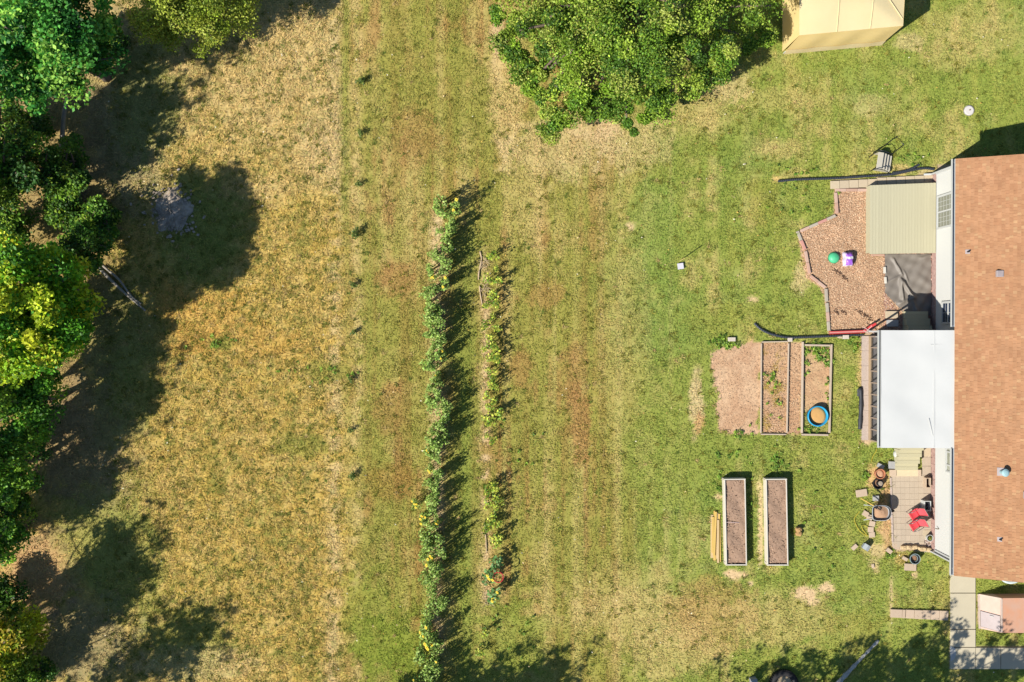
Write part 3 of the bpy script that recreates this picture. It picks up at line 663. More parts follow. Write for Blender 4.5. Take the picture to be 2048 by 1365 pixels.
mb = MB().tube([(X0, p.y, .78), (X0 - .1, p.y, .78), (X0 - .12, p.y, .70)], .018, 8); mb.build('hose_tap', mat('brass', (150, 130, 96), rough=.4, metal=.6), house)

# ------------------------------------------------------------------ sunroom (screened porch) with white membrane roof
sx0 = G(1757, 780, 2.4).x; sn = G(1800, 661, 2.4).y; ss = G(1800, 896, 2.4).y; wx = 14.27; wn_, ws_ = sn - .22, ss + .02
porch = thing('sunroom', 'screened sunroom with flat white roof joined to the house', 'sunroom', (wx, (sn + ss) / 2, 0))
MEMB = mat('membrane', (226, 225, 221), (204, 205, 202), rough=.55, scale=.8, amt=.55)
mb = MB()
def mf(u, v):
    x = sx0 + .1 + (EX + .03 - sx0 - .1) * u; y = ss + (sn - ss) * v
    zz = 2.42 + .12 * u + .006 * math.sin(7 * u + 3 * v) + .005 * math.sin(2.1 * (x * 1.3 + y * 2.2)) + .004 * math.sin(9 * v + 1.7 * u)
    return (x, y, zz)
mb.grid(mf, 24, 36)
rf = mb.build('roof', MEMB, porch, smooth=True)
MB()._add([(sx0 + .1, ss + .004, 2.30), (EX + .03, ss + .004, 2.42), (EX + .03, ss + .004, 2.535), (sx0 + .1, ss + .004, 2.415), (sx0 + .1, sn - .004, 2.30), (EX + .03, sn - .004, 2.42), (EX + .03, sn - .004, 2.535), (sx0 + .1, sn - .004, 2.415)],
          [(0, 1, 2, 3), (5, 4, 7, 6), (4, 5, 1, 0), (4, 0, 3, 7)]).build('roof_deck', TRIM, porch)
for xs, in ((G(1868, 800, 2.5).x,),):
    MB().bar((xs, ss + .02, 2.51), (xs, sn - .02, 2.51), .05, .012).build('membrane_seam', MEMB, rf)
for (a, b) in (((1862, 690), (1912, 688)), ((1880, 746), (1912, 748)), ((1866, 872), (1858, 838))):
    pa, pb = G(a[0], a[1], 2.52), G(b[0], b[1], 2.535); MB().bar((pa.x, pa.y, 2.512), (pb.x, pb.y, 2.52), .02, .014).build('membrane_seam', MEMB, rf)
mb = MB(); L = sn - ss
mb.box((sx0, (sn + ss) / 2, 2.37), (.02, L, .14)); mb.box((sx0 + .095, (sn + ss) / 2, 2.36), (.02, L, .13))
gt = mb.build('gutter', TRIM, porch)
MB().box((sx0 + .048, (sn + ss) / 2, 2.31), (.075, L - .01, .014)).build('gutter_floor', mat('gutter_porch', (136, 146, 172), (110, 118, 142), rough=.5, scale=3), gt)
mb = MB(); dp = Vector((sx0 + .05, sn - .06, 2.3)); d2 = Vector((wx - .02, sn - .04, 1.9)); d3 = Vector((wx - .06, sn - .04, .1))
mb.bar(dp, d2, .07, .06); mb.bar(d2, d3, .07, .06); mb.build('downspout', TRIM, porch, bevel=.008)
TANF = mat('tan_frame', (178, 156, 138), rough=.7); SCR = mat_screen('screen_mesh')
mb = MB().box((wx + .03, (wn_ + ws_) / 2, .09), (.1, wn_ - ws_, .18)); mb.build('sill', mat('tan_sill', (196, 168, 134), rough=.7), porch, bevel=.01)
MB().box((wx + .02, (wn_ + ws_) / 2, 2.2), (.06, wn_ - ws_, .1)).build('top_rail', TANF, porch)
npan = 9; pw = (wn_ - ws_) / npan
for i in range(npan + 1):
    y = ws_ + i * pw; y = min(max(y, ws_ + .025), wn_ - .025)
    MB().box((wx + .02, y, 1.165), (.05, .05, 1.97)).build('mullion', TANF, porch)
for i in range(npan):
    y0, y1 = ws_ + i * pw + .03, ws_ + (i + 1) * pw - .03
    MB()._add([(wx + .022, y0, .18), (wx + .022, y1, .18), (wx + .022, y1, 2.15), (wx + .022, y0, 2.15)], [(0, 1, 2, 3)]).build('screen', SCR, porch)
for yy in (wn_ - .02, ws_ + .02):
    if yy > 0: MB().box(((wx - .02 + X0 - .05) / 2, yy - .01, 1.52), (X0 - wx - .03, .03, 1.52)).build('side_wall', TRIM, porch); continue
    MB()._add([(wx + .08, yy, .75), (X0 - .05, yy, .75), (X0 - .05, yy, 2.25), (wx + .08, yy, 2.2)], [(0, 1, 2, 3)]).build('side_screen', SCR, porch)

    for k in (1, 2, 3): MB().box((wx + (X0 - wx) * k / 4, yy, 1.5), (.06, .05, 1.5)).build('side_post', TRIM, porch)
MB().box(((wx + .09 + X0 - .04) / 2, (wn_ + ws_) / 2, .05), (X0 - wx - .13, wn_ - ws_ - .1, .09)).build('floor', mat('porch_floor', (176, 170, 170), (156, 150, 152), rough=.7, scale=4), porch)
pt = G(1752, 702, .6)
tb = thing('round_table', 'round grey table behind the sunroom screens near its upper end', 'table', (wx + .55, pt.y, .095))
MB().lathe([(0, .63), (.3, .63), (.3, .66), (0, .66)], tb.location - Vector((0, 0, .095)), 24).build('table_top', mat('grey_top', (120, 122, 130), rough=.5), tb)
MB().tube([tb.location, tb.location + Vector((0, 0, .535))], .03, 8).build('pedestal', DARK, tb)
for yy in (wn_ - .02, ws_ + .02): MB().box(((wx + X0) / 2, yy, .4), (X0 - wx - .1, .06, .7)).build('kneewall', TRIM, porch)
# footing strip of pale weathered slabs along the screen wall
FOOT = mat('footing', (212, 194, 180), (180, 160, 148), rough=.95, scale=22, amt=.9, bump=.4)
ft = tag(link(bpy.data.objects.new('footing', None)), kind='structure'); ft.location = (14.1, 0, 0)
nf = 7
for i in range(nf):
    ya = wn_ + .0 - (wn_ - ws_) * i / nf; yb = wn_ - (wn_ - ws_) * (i + 1) / nf
    MB().box((14.115 + .002 * i, (ya + yb) / 2, .02), (.27, abs(ya - yb) - .006, .05)).build('footing_slab', FOOT, ft)

# ------------------------------------------------------------------ composite deck, stairs
COMP = mat('composite_board', (204, 197, 166), (196, 188, 156), rough=.6, scale=5, jitter=.03, stretch=(12, .6, 6), amt=.6)
COMPX = mat('composite_board_cross', (204, 195, 160), (192, 183, 150), rough=.6, scale=5, jitter=.03, stretch=(.6, 12, 6), amt=.6)
dz = .47; da, db = G(1740, 370, dz), G(1873, 507, dz)
deck = thing('deck', 'low tan composite deck of narrow boards below the patio door', 'deck', ((da.x + db.x) / 2, (da.y + db.y) / 2, 0))
nb = 22; bw = (X0 - .05 - da.x) / nb
m0 = None
for i in range(nb):
    x = da.x + (i + .5) * bw; u = i / (nb - 1); yt = G(0, 371 - 5 * u, dz).y; yb = G(0, 508.5 - 2 * u, dz).y
    MB().box((x, (yt + yb) / 2, dz - .0125), (bw - .006, yt - yb, .025)).build('deck_board', COMP, deck)
mb = MB(); yt, yb = G(0, 368, dz).y - .06, G(0, 507, dz).y + .03
for xx in (da.x + .03, X0 - .1): mb.box((xx, (yt + yb) / 2, (dz - .03) / 2), (.04, yt - yb, dz - .03))
for yy in (yt - .02, yb + .02): mb.box(((da.x + X0) / 2, yy, (dz - .03) / 2), (X0 - da.x - .26, .04, dz - .03))
mb.build('rim_joist', COMP, deck)

def stairs(name, label, xa, xb, ytop, dirn, n=4, z0=.74, run=.285):
    st = thing(name, label, 'stairs', ((xa + xb) / 2, ytop, 0))
    for k in range(n):
        zt = z0 - k * (z0 / (n + .2)); y = ytop + dirn * run * k
        for j in (0, 1):
            MB().box(((xa + xb) / 2, y + dirn * (run * .25 + j * run * .5), zt - .015), (xb - xa, run * .5 - .006, .03)).build('tread_board', COMPX, st)
        MB().box(((xa + xb) / 2, y + dirn * (run - .012), zt - .1), (xb - xa - .02, .02, .14)).build('riser', COMPX, st)
    for xx in (xa + .04, (xa + xb) / 2, xb - .04):
        mb = MB()
        for k in range(n):
            zt = z0 - k * (z0 / (n + .2)) - .032; y = ytop + dirn * run * (k + .48)
            mb.box((xx, y, zt / 2), (.04, run * .94, zt))
        mb.build('stringer', COMP, st)
    return st
stairs('stairs', 'tan composite steps below the lower end of the white roof beside the patio', G(1795, 930, .4).x, G(1840, 930, .4).x, G(1800, 897, .7).y + .2, -1)
stairs('stairs', 'shaded grey-tan composite steps above the white roof beside the tarp', G(1812, 645, .4).x, G(1860, 645, .4).x, G(1800, 661, .7).y - .1, 1, n=3, z0=.6)

# ------------------------------------------------------------------ mulch bed, edging, tarp, pavers
def slab(name, px, py, w, h, rot, z, m, label=None, cat=None, parent=None, group=None, th=.06, bevel=.008):
    p = G(px, py); mb = MB().box((p.x, p.y, z + th / 2), (w * PX, h * PX, th), rz=math.radians(rot))
    o = mb.build(name, m, parent, origin=None if parent else (p.x, p.y, z), bevel=bevel)
    if label: tag(o, label, cat, group)
    return o
PAV = mat('paver', (214, 196, 166), (196, 176, 148), rough=.9, scale=14, jitter=.05, bump=.2)
PAVP = mat('paver_pink', (212, 190, 164), (198, 172, 148), rough=.9, scale=14, jitter=.06, bump=.25)
PAVG = mat('paver_grey', (190, 188, 184), (170, 168, 166), rough=.9, scale=14, jitter=.05, bump=.25)
path = thing('paver_path', 'straight row of square pale pavers along the upper side of the tan deck', 'paving', G(1764, 365))
for i in range(11):
    x0 = 1660 + i * 18.75; slab('paver', x0 + 9.2, 370.5 - i * .95, 18.0, 15.5 + (0 if i < 5 else 4), 1.5, 0.0, PAV, parent=path, th=.07 + rnd.uniform(-.006, .006))
mulch = thing('mulch_bed', 'wood-chip mulch bed edged with pink and grey blocks', 'garden bed', G(1680, 520))
EDG = [mat('edge_pink', (208, 170, 148), (194, 154, 134), rough=.9, scale=18, bump=.3, jitter=.05), mat('edge_grey', (196, 184, 166), (176, 164, 148), rough=.9, scale=18, bump=.3, jitter=.05), mat('edge_red', (216, 160, 146), (202, 146, 132), rough=.9, scale=18, bump=.3, jitter=.05), mat('edge_pale', (214, 180, 160), (196, 164, 146), rough=.9, scale=18, bump=.3, jitter=.05)]
def edging(a, b, cols, step=20.5, w=5.6, h=.1):
    a, b = Vector((a[0], a[1], 0)), Vector((b[0], b[1], 0)); L = (b - a).length; n = max(1, round(L / step))
    for i in range(n):
        p, q = a + (b - a) * (i / n), a + (b - a) * ((i + 1) / n)
        P, Q = G(p.x, p.y), G(q.x, q.y); d = (Q - P).normalized() * .004
        hz = h + rnd.uniform(-.012, .012)
        MB().bar(P + d + Vector((0, 0, hz / 2 - .01)), Q - d + Vector((0, 0, hz / 2 - .01)), w * PX, hz).build('edging_block', EDG[cols[i % len(cols)]], mulch, bevel=.008)
edging((1669, 381), (1736, 381), [3, 0, 3]); edging((1670.5, 386), (1673, 428), [3, 0]); edging((1670, 432), (1600, 463), [1, 2, 1, 3, 1]); edging((1594, 463), (1609, 500), [1, 2, 3])
edging((1610, 503), (1618, 548), [3, 0]); edging((1619, 552), (1650, 576), [0, 3]); edging((1651, 578), (1652.5, 604), [1, 3]); edging((1653, 606), (1657, 662), [1, 3, 1]); edging((1737, 386), (1738.5, 507), [0, 3, 0]); edging((1741, 511), (1768, 511), [0, 3], w=4)
CHIP = mat_attr('wood_chip', rough=.9, spec=.1)
def scatter_poly(poly, n, name, pal, size, m, parent=None, zlo=.005, zhi=.04, origin=(0, 0, 0), avoid=None, tilt=.12, gain=1.05):
    xs = [p[0] for p in poly]; ys = [p[1] for p in poly]
    qx = NR.uniform(min(xs), max(xs), n); qy = NR.uniform(min(ys), max(ys), n); k = inpoly(qx, qy, poly)
    if avoid: 
        for a in avoid: k &= ~inpoly(qx, qy, a)
    qx, qy = qx[k], qy[k]; n = len(qx)
    P = np.array([tuple(G(a, b)) for a, b in zip(qx, qy)]); P[:, 2] = NR.uniform(zlo, zhi, n)
    az = NR.uniform(0, 6.283, n); L = NR.uniform(.5, 1.3, n) * size; Wd = L * NR.uniform(.25, .6, n); tl = NR.normal(0, tilt, n)
    a = np.stack([np.cos(az), np.sin(az), tl], -1) * L[:, None] * .5; b = np.stack([-np.sin(az), np.cos(az), NR.normal(0, tilt, n)], -1) * Wd[:, None] * .5
    V = np.stack([P - a - b, P + a - b * .7, P + a * .9 + b, P - a * .8 + b], 1).reshape(-1, 3)
    C = lin(np.array(pal, float)[NR.integers(0, len(pal), n)] * NR.normal(1, .05, (n, 1))) * K * gain * (0.80 + 0.42 * fbm(qx / 26.0, qy / 26.0, 91, 3))[:, None]
    o = np_mesh(name, V, 4, m, C, parent=parent, origin=origin); return tag(o, kind='stuff')
WCH = [(200, 162, 128), (194, 154, 120), (208, 172, 138), (186, 146, 114), (214, 184, 152), (172, 132, 104)]
scatter_poly(MULCH_PX, 46000, 'wood_chips', WCH, .042, CHIP, parent=mulch, origin=tuple(mulch.location), gain=1.34, zhi=.03)
scatter_poly(GRAV_PX, 9000, 'gravel', [(190, 140, 124), (206, 160, 140), (160, 116, 106), (214, 186, 170)], .05, CHIP, avoid=[[(1768, 508), (1862, 508), (1862, 632), (1800, 632), (1768, 585)]])
scatter_poly(STRIP_PX, 5000, 'gravel', [(206, 180, 166), (220, 200, 188), (176, 150, 140), (228, 214, 204)], .045, CHIP)
scatter_poly(PLOT_PX + [], 1500, 'soil_clods', [(206, 166, 128), (198, 158, 122), (220, 186, 150), (184, 144, 112)], .035, CHIP)
scatter_poly(MID_PX, 2600, 'soil_clods', [(204, 166, 130), (194, 156, 122), (222, 192, 156), (164, 128, 100)], .04, CHIP)
scatter_poly(RIGHT_PX, 700, 'soil_clods', [(206, 168, 130), (196, 156, 120), (220, 188, 150)], .035, CHIP)
# dark furrows kicked into the chips
for k, pts in enumerate([[(1668, 540), (1680, 548), (1692, 560)], [(1714, 622), (1730, 630), (1742, 638)], [(1670, 620), (1676, 628)], [(1684, 620), (1692, 628)]]):
    mb = MB(); pp = catmull([G(a, b, .01) for a, b in pts], .05)
    for q in pp:
        for _ in range(3): mb.rock(q + Vector((rnd.uniform(-.06, .06), rnd.uniform(-.06, .06), 0)), (rnd.uniform(.04, .1), rnd.uniform(.03, .06), .05), rnd.uniform(0, 3), seed=rnd.randint(0, 9999), n=6)
    tag(mb.build('dark_mulch', mat('dark_mulch', (78, 60, 48), (110, 82, 62), rough=.95, scale=20), mulch), kind='stuff')

# landscape fabric
TARP = mat('tarp', (140, 131, 122), (130, 122, 113), rough=.55, scale=2, amt=.4, bump=.15, bscale=160)
def tarp_fn(u, v):
    # v 0 top .. 1 bottom
    xl = 1769 + (0 if v < .62 else (v - .62) / .38 * 44); xr = 1861.5
    x = xl + (xr - xl) * u; y = 509 + 124 * v * (1 - .02 * u) + (0 if v < .9 else 0)
    p = G(x, y)
    h = .03
    def fold(ax, ay, bx_, by_, w, a):
        d = Vector((bx_ - ax, by_ - ay)); L = d.length; d /= L; rx, ry = x - ax, y - ay; t_ = rx * d.x + ry * d.y; s_ = abs(rx * -d.y + ry * d.x)
        return a * math.exp(-(s_ / w) ** 2) * (1 if 0 < t_ < L else math.exp(-((min(abs(t_), abs(t_ - L))) / 5) ** 2))
    h += fold(1800, 560, 1804, 596, 3.2, .11) + fold(1806, 566, 1822, 592, 3.0, .12) + fold(1786, 520, 1802, 548, 2.6, .07) + fold(1772, 566, 1800, 552, 2.5, .06) + fold(1842, 516, 1861, 511, 2.0, .05) + fold(1808, 546, 1814, 560, 2, .05) + fold(1822, 592, 1836, 632, 3, .06) + fold(1800, 606, 1826, 596, 3, .08) + fold(1790, 532, 1840, 528, 6, .02) + fold(1830, 545, 1861, 575, 7, .025)
    h += .012 * math.sin(x * .31 + y * .17) + .008 * math.sin(x * .13 - y * .29)
    return (p.x, p.y, max(h, .012))
mb = MB().grid(tarp_fn, 60, 72)
p = G(1815, 565); tag(mb.build('tarp', TARP, None, origin=(p.x, p.y, 0), smooth=True), 'wrinkled grey-brown ground fabric spread below the tan deck', 'tarp')
slab('paver', 1768, 541, 4.5, 13, 2, .02, mat('white_block', (236, 230, 216), rough=.8), 'upper of two small white blocks holding the tarp edge', 'block', th=.09)
slab('paver', 1769.5, 561, 4, 13, 3, .02, mat('white_block', (236, 230, 216)), 'lower of two small white blocks holding the tarp edge', 'block', th=.09)
slab('paver', 1781.5, 630, 24, 14.5, 0, .01, PAV, 'half-shaded cream step slab left of the shaded stairs', 'paver', th=.12)
slab('paver', 1783.5, 647, 23, 13.5, 0, .01, PAVG, 'bluish grey slab in the shade beside the red metal frame', 'paver', th=.1)

# green half ball and bag of potting soil
p = G(1667, 516)
mb = MB().lathe([(.205, 0), (.218, .05), (.21, .1), (.175, .15), (.11, .185), (0, .2)], p, 28)
g = thing('plastic_dome', 'round green plastic dome on the wood chips', 'lid', p)
mb.build('shell', mat('green_plastic', (92, 204, 150), (78, 188, 134), rough=.45), g, smooth=True)
MB().lathe([(.2, .005), (.23, .005), (.23, .03), (.205, .03)], p, 28).build('rim', mat('green_plastic_dark', (60, 160, 110), rough=.45), g)
p = G(1694, 519)
bag = thing('soil_bag', 'purple and white bag of potting soil beside the green dome', 'bag', p)
PUR = mat('purple_print', (178, 118, 226), (158, 92, 210), rough=.35, scale=12); BAGW = mat('bag_white', (232, 222, 236), (214, 200, 222), rough=.35, scale=9)
def bag_fn(u, v):
    x = (u - .5) * .38; y = (v - .5) * .56; e = (1 - abs(2 * u - 1) ** 4) * (1 - abs(2 * v - 1) ** 4)
    return (p.x + x + .012 * math.sin(13 * v), p.y + y + .01 * math.sin(11 * u), .03 + .31 * e ** .6 + .012 * math.sin(17 * u + 5 * v) * math.sin(9 * v))
MB().grid(bag_fn, 20, 24).build('sack', BAGW, bag, smooth=True)
def patch(u0, u1, v0, v1, name, m, off=.006):
    MB().grid(lambda a, b: tuple(Vector(bag_fn(u0 + (u1 - u0) * a, v0 + (v1 - v0) * b)) + Vector((0, 0, off))), 8, 8).build(name, m, bag, smooth=True)
patch(.14, .95, .05, .48, 'lower_print', PUR); patch(.12, .96, .63, .97, 'upper_print', PUR); patch(.34, .86, .47, .65, 'white_panel', mat('bag_panel', (240, 236, 240), rough=.35), .008)
patch(.86, .97, .46, .66, 'side_print', PUR)

# drain hoses: corrugated black pipe
HOSE = mat('black_pipe', (62, 66, 74), (48, 52, 60), rough=.38, spec=.5, scale=3)
def hose(label, pts, r=.052):
    pp = catmull([G(a, b, r + .005) for a, b in pts], .022); o = pp[0]
    rr = [r * (1.0 if (i // 2) % 2 else .86) for i in range(len(pp))]
    tag(MB().tube(pp, rr, 10).build('drain_hose', HOSE, None, origin=(o.x, o.y, 0), smooth=False), label, 'hose')
hose('long black corrugated drain hose above the pale paver row', [(1556, 363), (1585, 360), (1620, 358.5), (1680, 356.5), (1730, 353), (1775, 350), (1802, 346), (1830, 339.5), (1850, 337), (1868, 339)])
hose('short loose piece of black drain hose near the portable steps', [(1785, 346.5), (1800, 344.5), (1815, 341), (1828, 335.5), (1839, 329)])
hose('black drain hose curling over the grass above the garden frames', [(1727, 670), (1700, 671), (1640, 673.5), (1600, 675), (1578, 675.5), (1556, 672), (1536, 666), (1521, 658), (1509, 647)])
def rough_block(label, px, py, w, h, rot, z, m, hz=.12, cat='block', name='concrete_block'):
    q = G(px, py); tag(MB().box((q.x, q.y, z + hz / 2), (w * PX, h * PX, hz), rz=math.radians(rot)).build(name, m, None, origin=(q.x, q.y, z), bevel=.012), label, cat)
BLK = mat('pale_block', (222, 210, 194), (200, 186, 170), rough=.9, scale=16, bump=.3)
rough_block('pale block on the vine at the top of the bare soil plot', 1462.5, 679, 15, 8, 0, 0, BLK)
rough_block('small pale block propping the curled drain hose', 1579, 680, 9, 8, 0, 0, BLK, .11)
rough_block('pale block under the straight part of the drain hose nearest the sunroom', 1690, 674.5, 12, 8, 2, 0, BLK, .13)
rough_block('cream stone touching the left end of the block under the drain hose', 1679, 674, 9, 6, -8, 0, PAV, .09, 'stone', 'stone')

# rolled fabric beside the footing
pp = catmull([G(1720.5, 776, .07), G(1722, 800, .07), G(1721, 830, .07), G(1719.5, 859, .07)], .1)
t_ = thing('fabric_roll', 'black roll of ground fabric lying along the sunroom footing', 'roll', pp[0] * 1.0); t_.location.z = 0
MB().tube(pp, [.075 + .008 * math.sin(i * 1.3) for i in range(len(pp))], 12).build('roll', mat('black_fabric', (66, 68, 74), (52, 54, 60), rough=.6, scale=8, bump=.4), t_, smooth=True)
q = G(1715, 779, .06); MB().grid(lambda u, v: (q.x + .14 * u, q.y - .28 * v - .03 * u, .02 + .1 * u * (1 - .7 * v)), 6, 6).build('loose_end', MATS['black_fabric'], t_)

# red metal frame with white slats leaning by the sunroom corner
RED = mat('red_paint', (214, 66, 66), (200, 54, 58), rough=.4, scale=9); SLAT = mat('white_slat', (236, 206, 200), rough=.6)
pa = G(1656, 666); fr = thing('metal_frame', 'red painted metal frame lying along the bottom of the mulch bed', 'frame', (pa.x, pa.y, 0))
for (a, b, z0, z1) in (((1658, 663.8), (1737, 660.8), .1, .14), ((1658, 668.4), (1729, 665.9), .1, .14)):
    MB().bar(G(*a, z0), G(*b, z1), 0.028, .05).build('rail', RED, fr, bevel=.006)
MB().bar(G(1659, 666.2, .105), G(1733, 663.4, .14), .07, .012).build('rail_highlight', mat('pink_highlight', (236, 160, 152), rough=.5), fr)  # added pale strip, paints the pinkish highlight along the red rails
MB().bar(G(1729, 661, .16), G(1752, 647.5, .3), .09, .05).build('brace', RED, fr, bevel=.006)
MB().bar(G(1737, 655, .2), G(1744, 650, .26), .05, .06).build('brace', RED, fr)
for a, b in (((1725, 654), (1748, 667)), ((1727, 661), (1738, 668)), ((1744, 652), (1733, 663)), ((1750, 656), (1738, 664))):
    MB().bar(G(*a, .3), G(*b, .24), .022, .016).build('slat', SLAT, fr)

# portable steps with tubular handrails on the grass
o = G(1761, 327)
st = thing('portable_steps', 'tan portable steps with black tube handrails on the grass', 'steps', (o.x, o.y, 0))
th = math.radians(-8.5); ex = Vector((math.cos(th), math.sin(th), 0)); ey = Vector((-math.sin(th), math.cos(th), 0))
STEP = mat('step_resin', (206, 198, 180), (196, 188, 170), rough=.55, scale=5); STEPR = mat('step_riser', (176, 168, 152), rough=.6)
def sp(a, b, z=0.0): return o + ex * a + ey * b + Vector((0, 0, z))
Mz = Matrix.Rotation(th, 4, 'Z')
hs = [.46, .35, .24, .13]; wid = .66; xs = -.30
for k, hz in enumerate(hs):
    dep = .22 if k == 0 else .15
    MB().box(sp(xs + dep / 2, 0, hz - .02), (dep, wid, .04), M=Mz).build('step_tread', STEP, st, bevel=.01)
    MB().box(sp(xs + dep - .01, 0, hz / 2 - .02), (.02, wid - .04, hz - .04), M=Mz).build('step_riser', STEPR, st)
    for s in (-1, 1): MB().box(sp(xs + dep / 2, s * (wid / 2 - .015), hz / 2 - .02), (dep - .006, .025, hz - .045), M=Mz).build('side_panel', STEP, st)
    xs += dep
TUBE = mat('black_tube', (40, 42, 44), rough=.4)
for s in (-1, 1):
    mb = MB(); mb.tube(catmull([sp(-.36, s * .37, .0), sp(-.34, s * .37, .45), sp(-.16, s * .37, .6), sp(.25, s * .37, .3), sp(.32, s * .37, .0)], .08), .016, 8); mb.build('handrail', TUBE, st, smooth=True)
A1, B1, C1, D1 = G(1752, 309, .05), G(1793, 274, .05), G(1807, 290, .05), G(1785, 309, .05)
ld = thing('tube_frame', 'thin black rectangular tube frame on the grass behind the steps', 'frame', (A1.x, A1.y, 0))
a_, b_, c_, d_ = G(1738, 315, .03), G(1793, 273.5, .03), G(1807, 290, .03), G(1779, 313, .03)
MB().tube([a_, b_, c_, d_], .02, 8).build('tube', TUBE, ld)
MB().tube([G(1760, 303, .03), G(1785, 308, .03)], .012, 8).build('cross_tube', mat('grey_tube', (150, 156, 160), rough=.35, metal=.5), ld)

# stake, white tile and lid in the lawn
p = G(1359.5, 522); tag(MB().bar(p - Vector((0, 0, .05)), p + Vector((.02, .03, .95)), .03, .03).build('stake', mat('stake_wood', (220, 200, 120), rough=.8), None, origin=p), 'thin upright wooden stake in the lawn beside the white tile', 'stake')
slab('tile', 1360.5, 533, 12, 12, 8, .05, mat('white_tile', (226, 222, 228), (208, 204, 212), rough=.7), 'square white tile lying in the middle of the lawn', 'tile', th=.05)
p = G(1937, 222); t_ = thing('access_lid', 'round white access lid in the grass above the house', 'lid', p)
MB().lathe([(0, .0), (.185, .0), (.185, .05), (.17, .065), (0, .068)], p, 28).build('cover', mat('lid_white', (232, 226, 220), (214, 206, 200), rough=.7, scale=12), t_)
MB().lathe([(.188, .0), (.205, .0), (.205, .045), (.188, .045)], p, 28).build('collar', mat('lid_grey', (196, 190, 186), rough=.7), t_)
MB().lathe([(0, .066), (.035, .066), (.03, .09), (0, .09)], p + Vector((.02, .02, 0)), 10).build('knob', mat('lid_knob', (176, 160, 140), rough=.6), t_)

# ------------------------------------------------------------------ framed ground beds with sandbox
TIM = mat('weathered_timber', (214, 196, 174), (186, 164, 142), rough=.9, scale=8, jitter=.06, bump=.3, stretch=(3, 3, 3))
def frame(label, segs, loc, h=.1, w=.07):
    t = thing('bed_frame', label, 'garden bed', G(*loc))
    for a, b in segs:
        P, Q = G(*a), G(*b); P.z = Q.z = h / 2 + rnd.uniform(-.006, .006); d = (Q - P).normalized() * .002
        MB().bar(P + d, Q - d, w * .8, h).build('timber', TIM, t, bevel=.008)
    return t
frame('wide timber-framed soil bed split by a board, left of the sandbox', [((1523, 684.5), (1574, 683.5)), ((1522, 687), (1521, 866)), ((1576.5, 687), (1573, 866)), ((1521, 868.5), (1571, 869))], (1548, 776), .09, .06)
frame('timber-framed bed holding weeds and the round blue sandbox', [((1604.5, 684), (1602.5, 866)), ((1608, 690.5), (1659, 691.5)), ((1661.5, 689), (1657.5, 866)), ((1602, 869), (1655, 870))], (1632, 780), .12, .09)
p = G(1633, 832); sb = thing('sandbox', 'round blue plastic ring full of sand in the garden frame', 'sandbox', p)
BLUE = mat('blue_plastic', (40, 172, 220), (34, 158, 210), rough=.35)
MB().lathe([(.37, .0), (.40, .0), (.415, .2), (.405, .225), (.375, .225), (.362, .2), (.355, .02)], p, 40).build('ring', BLUE, sb, smooth=True)
mb = MB(); mb.lathe([(0, .10), (.12, .115), (.25, .09), (.36, .075), (.36, .02)][::-1], p, 32); mb.build('sand', mat('sand', (226, 178, 112), (206, 158, 96), rough=.95, scale=14, bump=.5), sb, smooth=True)

# raised beds
BEDW = mat('bed_board', (234, 224, 202), (218, 206, 184), rough=.7, scale=5, stretch=(4, .6, 4)); RIMW = mat('bed_rim', (232, 224, 210), (216, 208, 194), rough=.6)
SOIL = mat('bed_soil', (186, 154, 130), (150, 120, 98), rough=.98, scale=11, amt=.8, bump=.7, bscale=24)
def raised(label, quad, seed):
    Q = [G(*q) for q in quad]; c = sum(Q, Vector()) / 4; hgt = .37; r = random.Random(seed)
    t = thing('raised_bed', label, 'raised bed', (c.x, c.y, 0))
    for i in range(4):
        a, b = Q[i], Q[(i + 1) % 4]; inn = (c - (a + b) / 2).normalized()
        d = (b - a).normalized(); s = .028 if i % 2 else 0
        for k in range(2):
            z = .092 + k * .184
            MB().bar(a + inn * .02 + d * s + Vector((0, 0, z)), b + inn * .02 - d * s + Vector((0, 0, z)), .03, .176).build('side_board', BEDW, t, bevel=.004)
        MB().bar(a + inn * .03 + d * (.06 if i % 2 else 0) + Vector((0, 0, hgt + .012)), b + inn * .03 - d * (.06 if i % 2 else 0) + Vector((0, 0, hgt + .012)), .042, .02).build('cap_rail', RIMW, t, bevel=.003)
    for q in Q:
        qq = q + (c - q).normalized() * .085; MB().box(qq + Vector((0, 0, .17)), (.06, .06, .33)).build('corner_post', BEDW, t)
    I = [q + (c - q) * .045 for q in Q]
    def sf(u, v):
        a = I[0] + (I[1] - I[0]) * u; b = I[3] + (I[2] - I[3]) * u; p = a + (b - a) * v
        h = .315 + .03 * math.sin(p.x * 7 + seed) * math.sin(p.y * 5) + r.uniform(-.007, .007) + .02 * (float(vnoise(np.array(p.x * 6.0), np.array(p.y * 6.0), 50 + seed)) - .5)
        return (p.x, p.y, h)
    MB().grid(sf, 22, 88).build('soil', SOIL, t, smooth=True)
    px = [proj(q.x, q.y) for q in I]
    scatter_poly(px, 420, 'soil_clods', [(178, 146, 122), (190, 158, 132), (120, 92, 74), (198, 168, 142)], .045, CHIP, parent=t, zlo=.32, zhi=.36, origin=tuple(t.location))
    return t
raised('left raised bed of pale boards filled with soil', [(1443.5, 955), (1486.5, 954.5), (1489.6, 1127), (1447.2, 1127)], 1)
raised('right raised bed of pale boards filled with soil', [(1525.8, 955), (1568.4, 954.5), (1571.6, 1127.3), (1528.8, 1127.3)], 2)
a, b = G(1453, 1045, .36), G(1478, 1046, .36); tag(MB().tube([a, b], .012, 6).build('stick', mat('white_slat', (236, 206, 200)), None, origin=(a.x, a.y, .34)), 'thin pale stick lying across the soil of the left raised bed', 'stick')

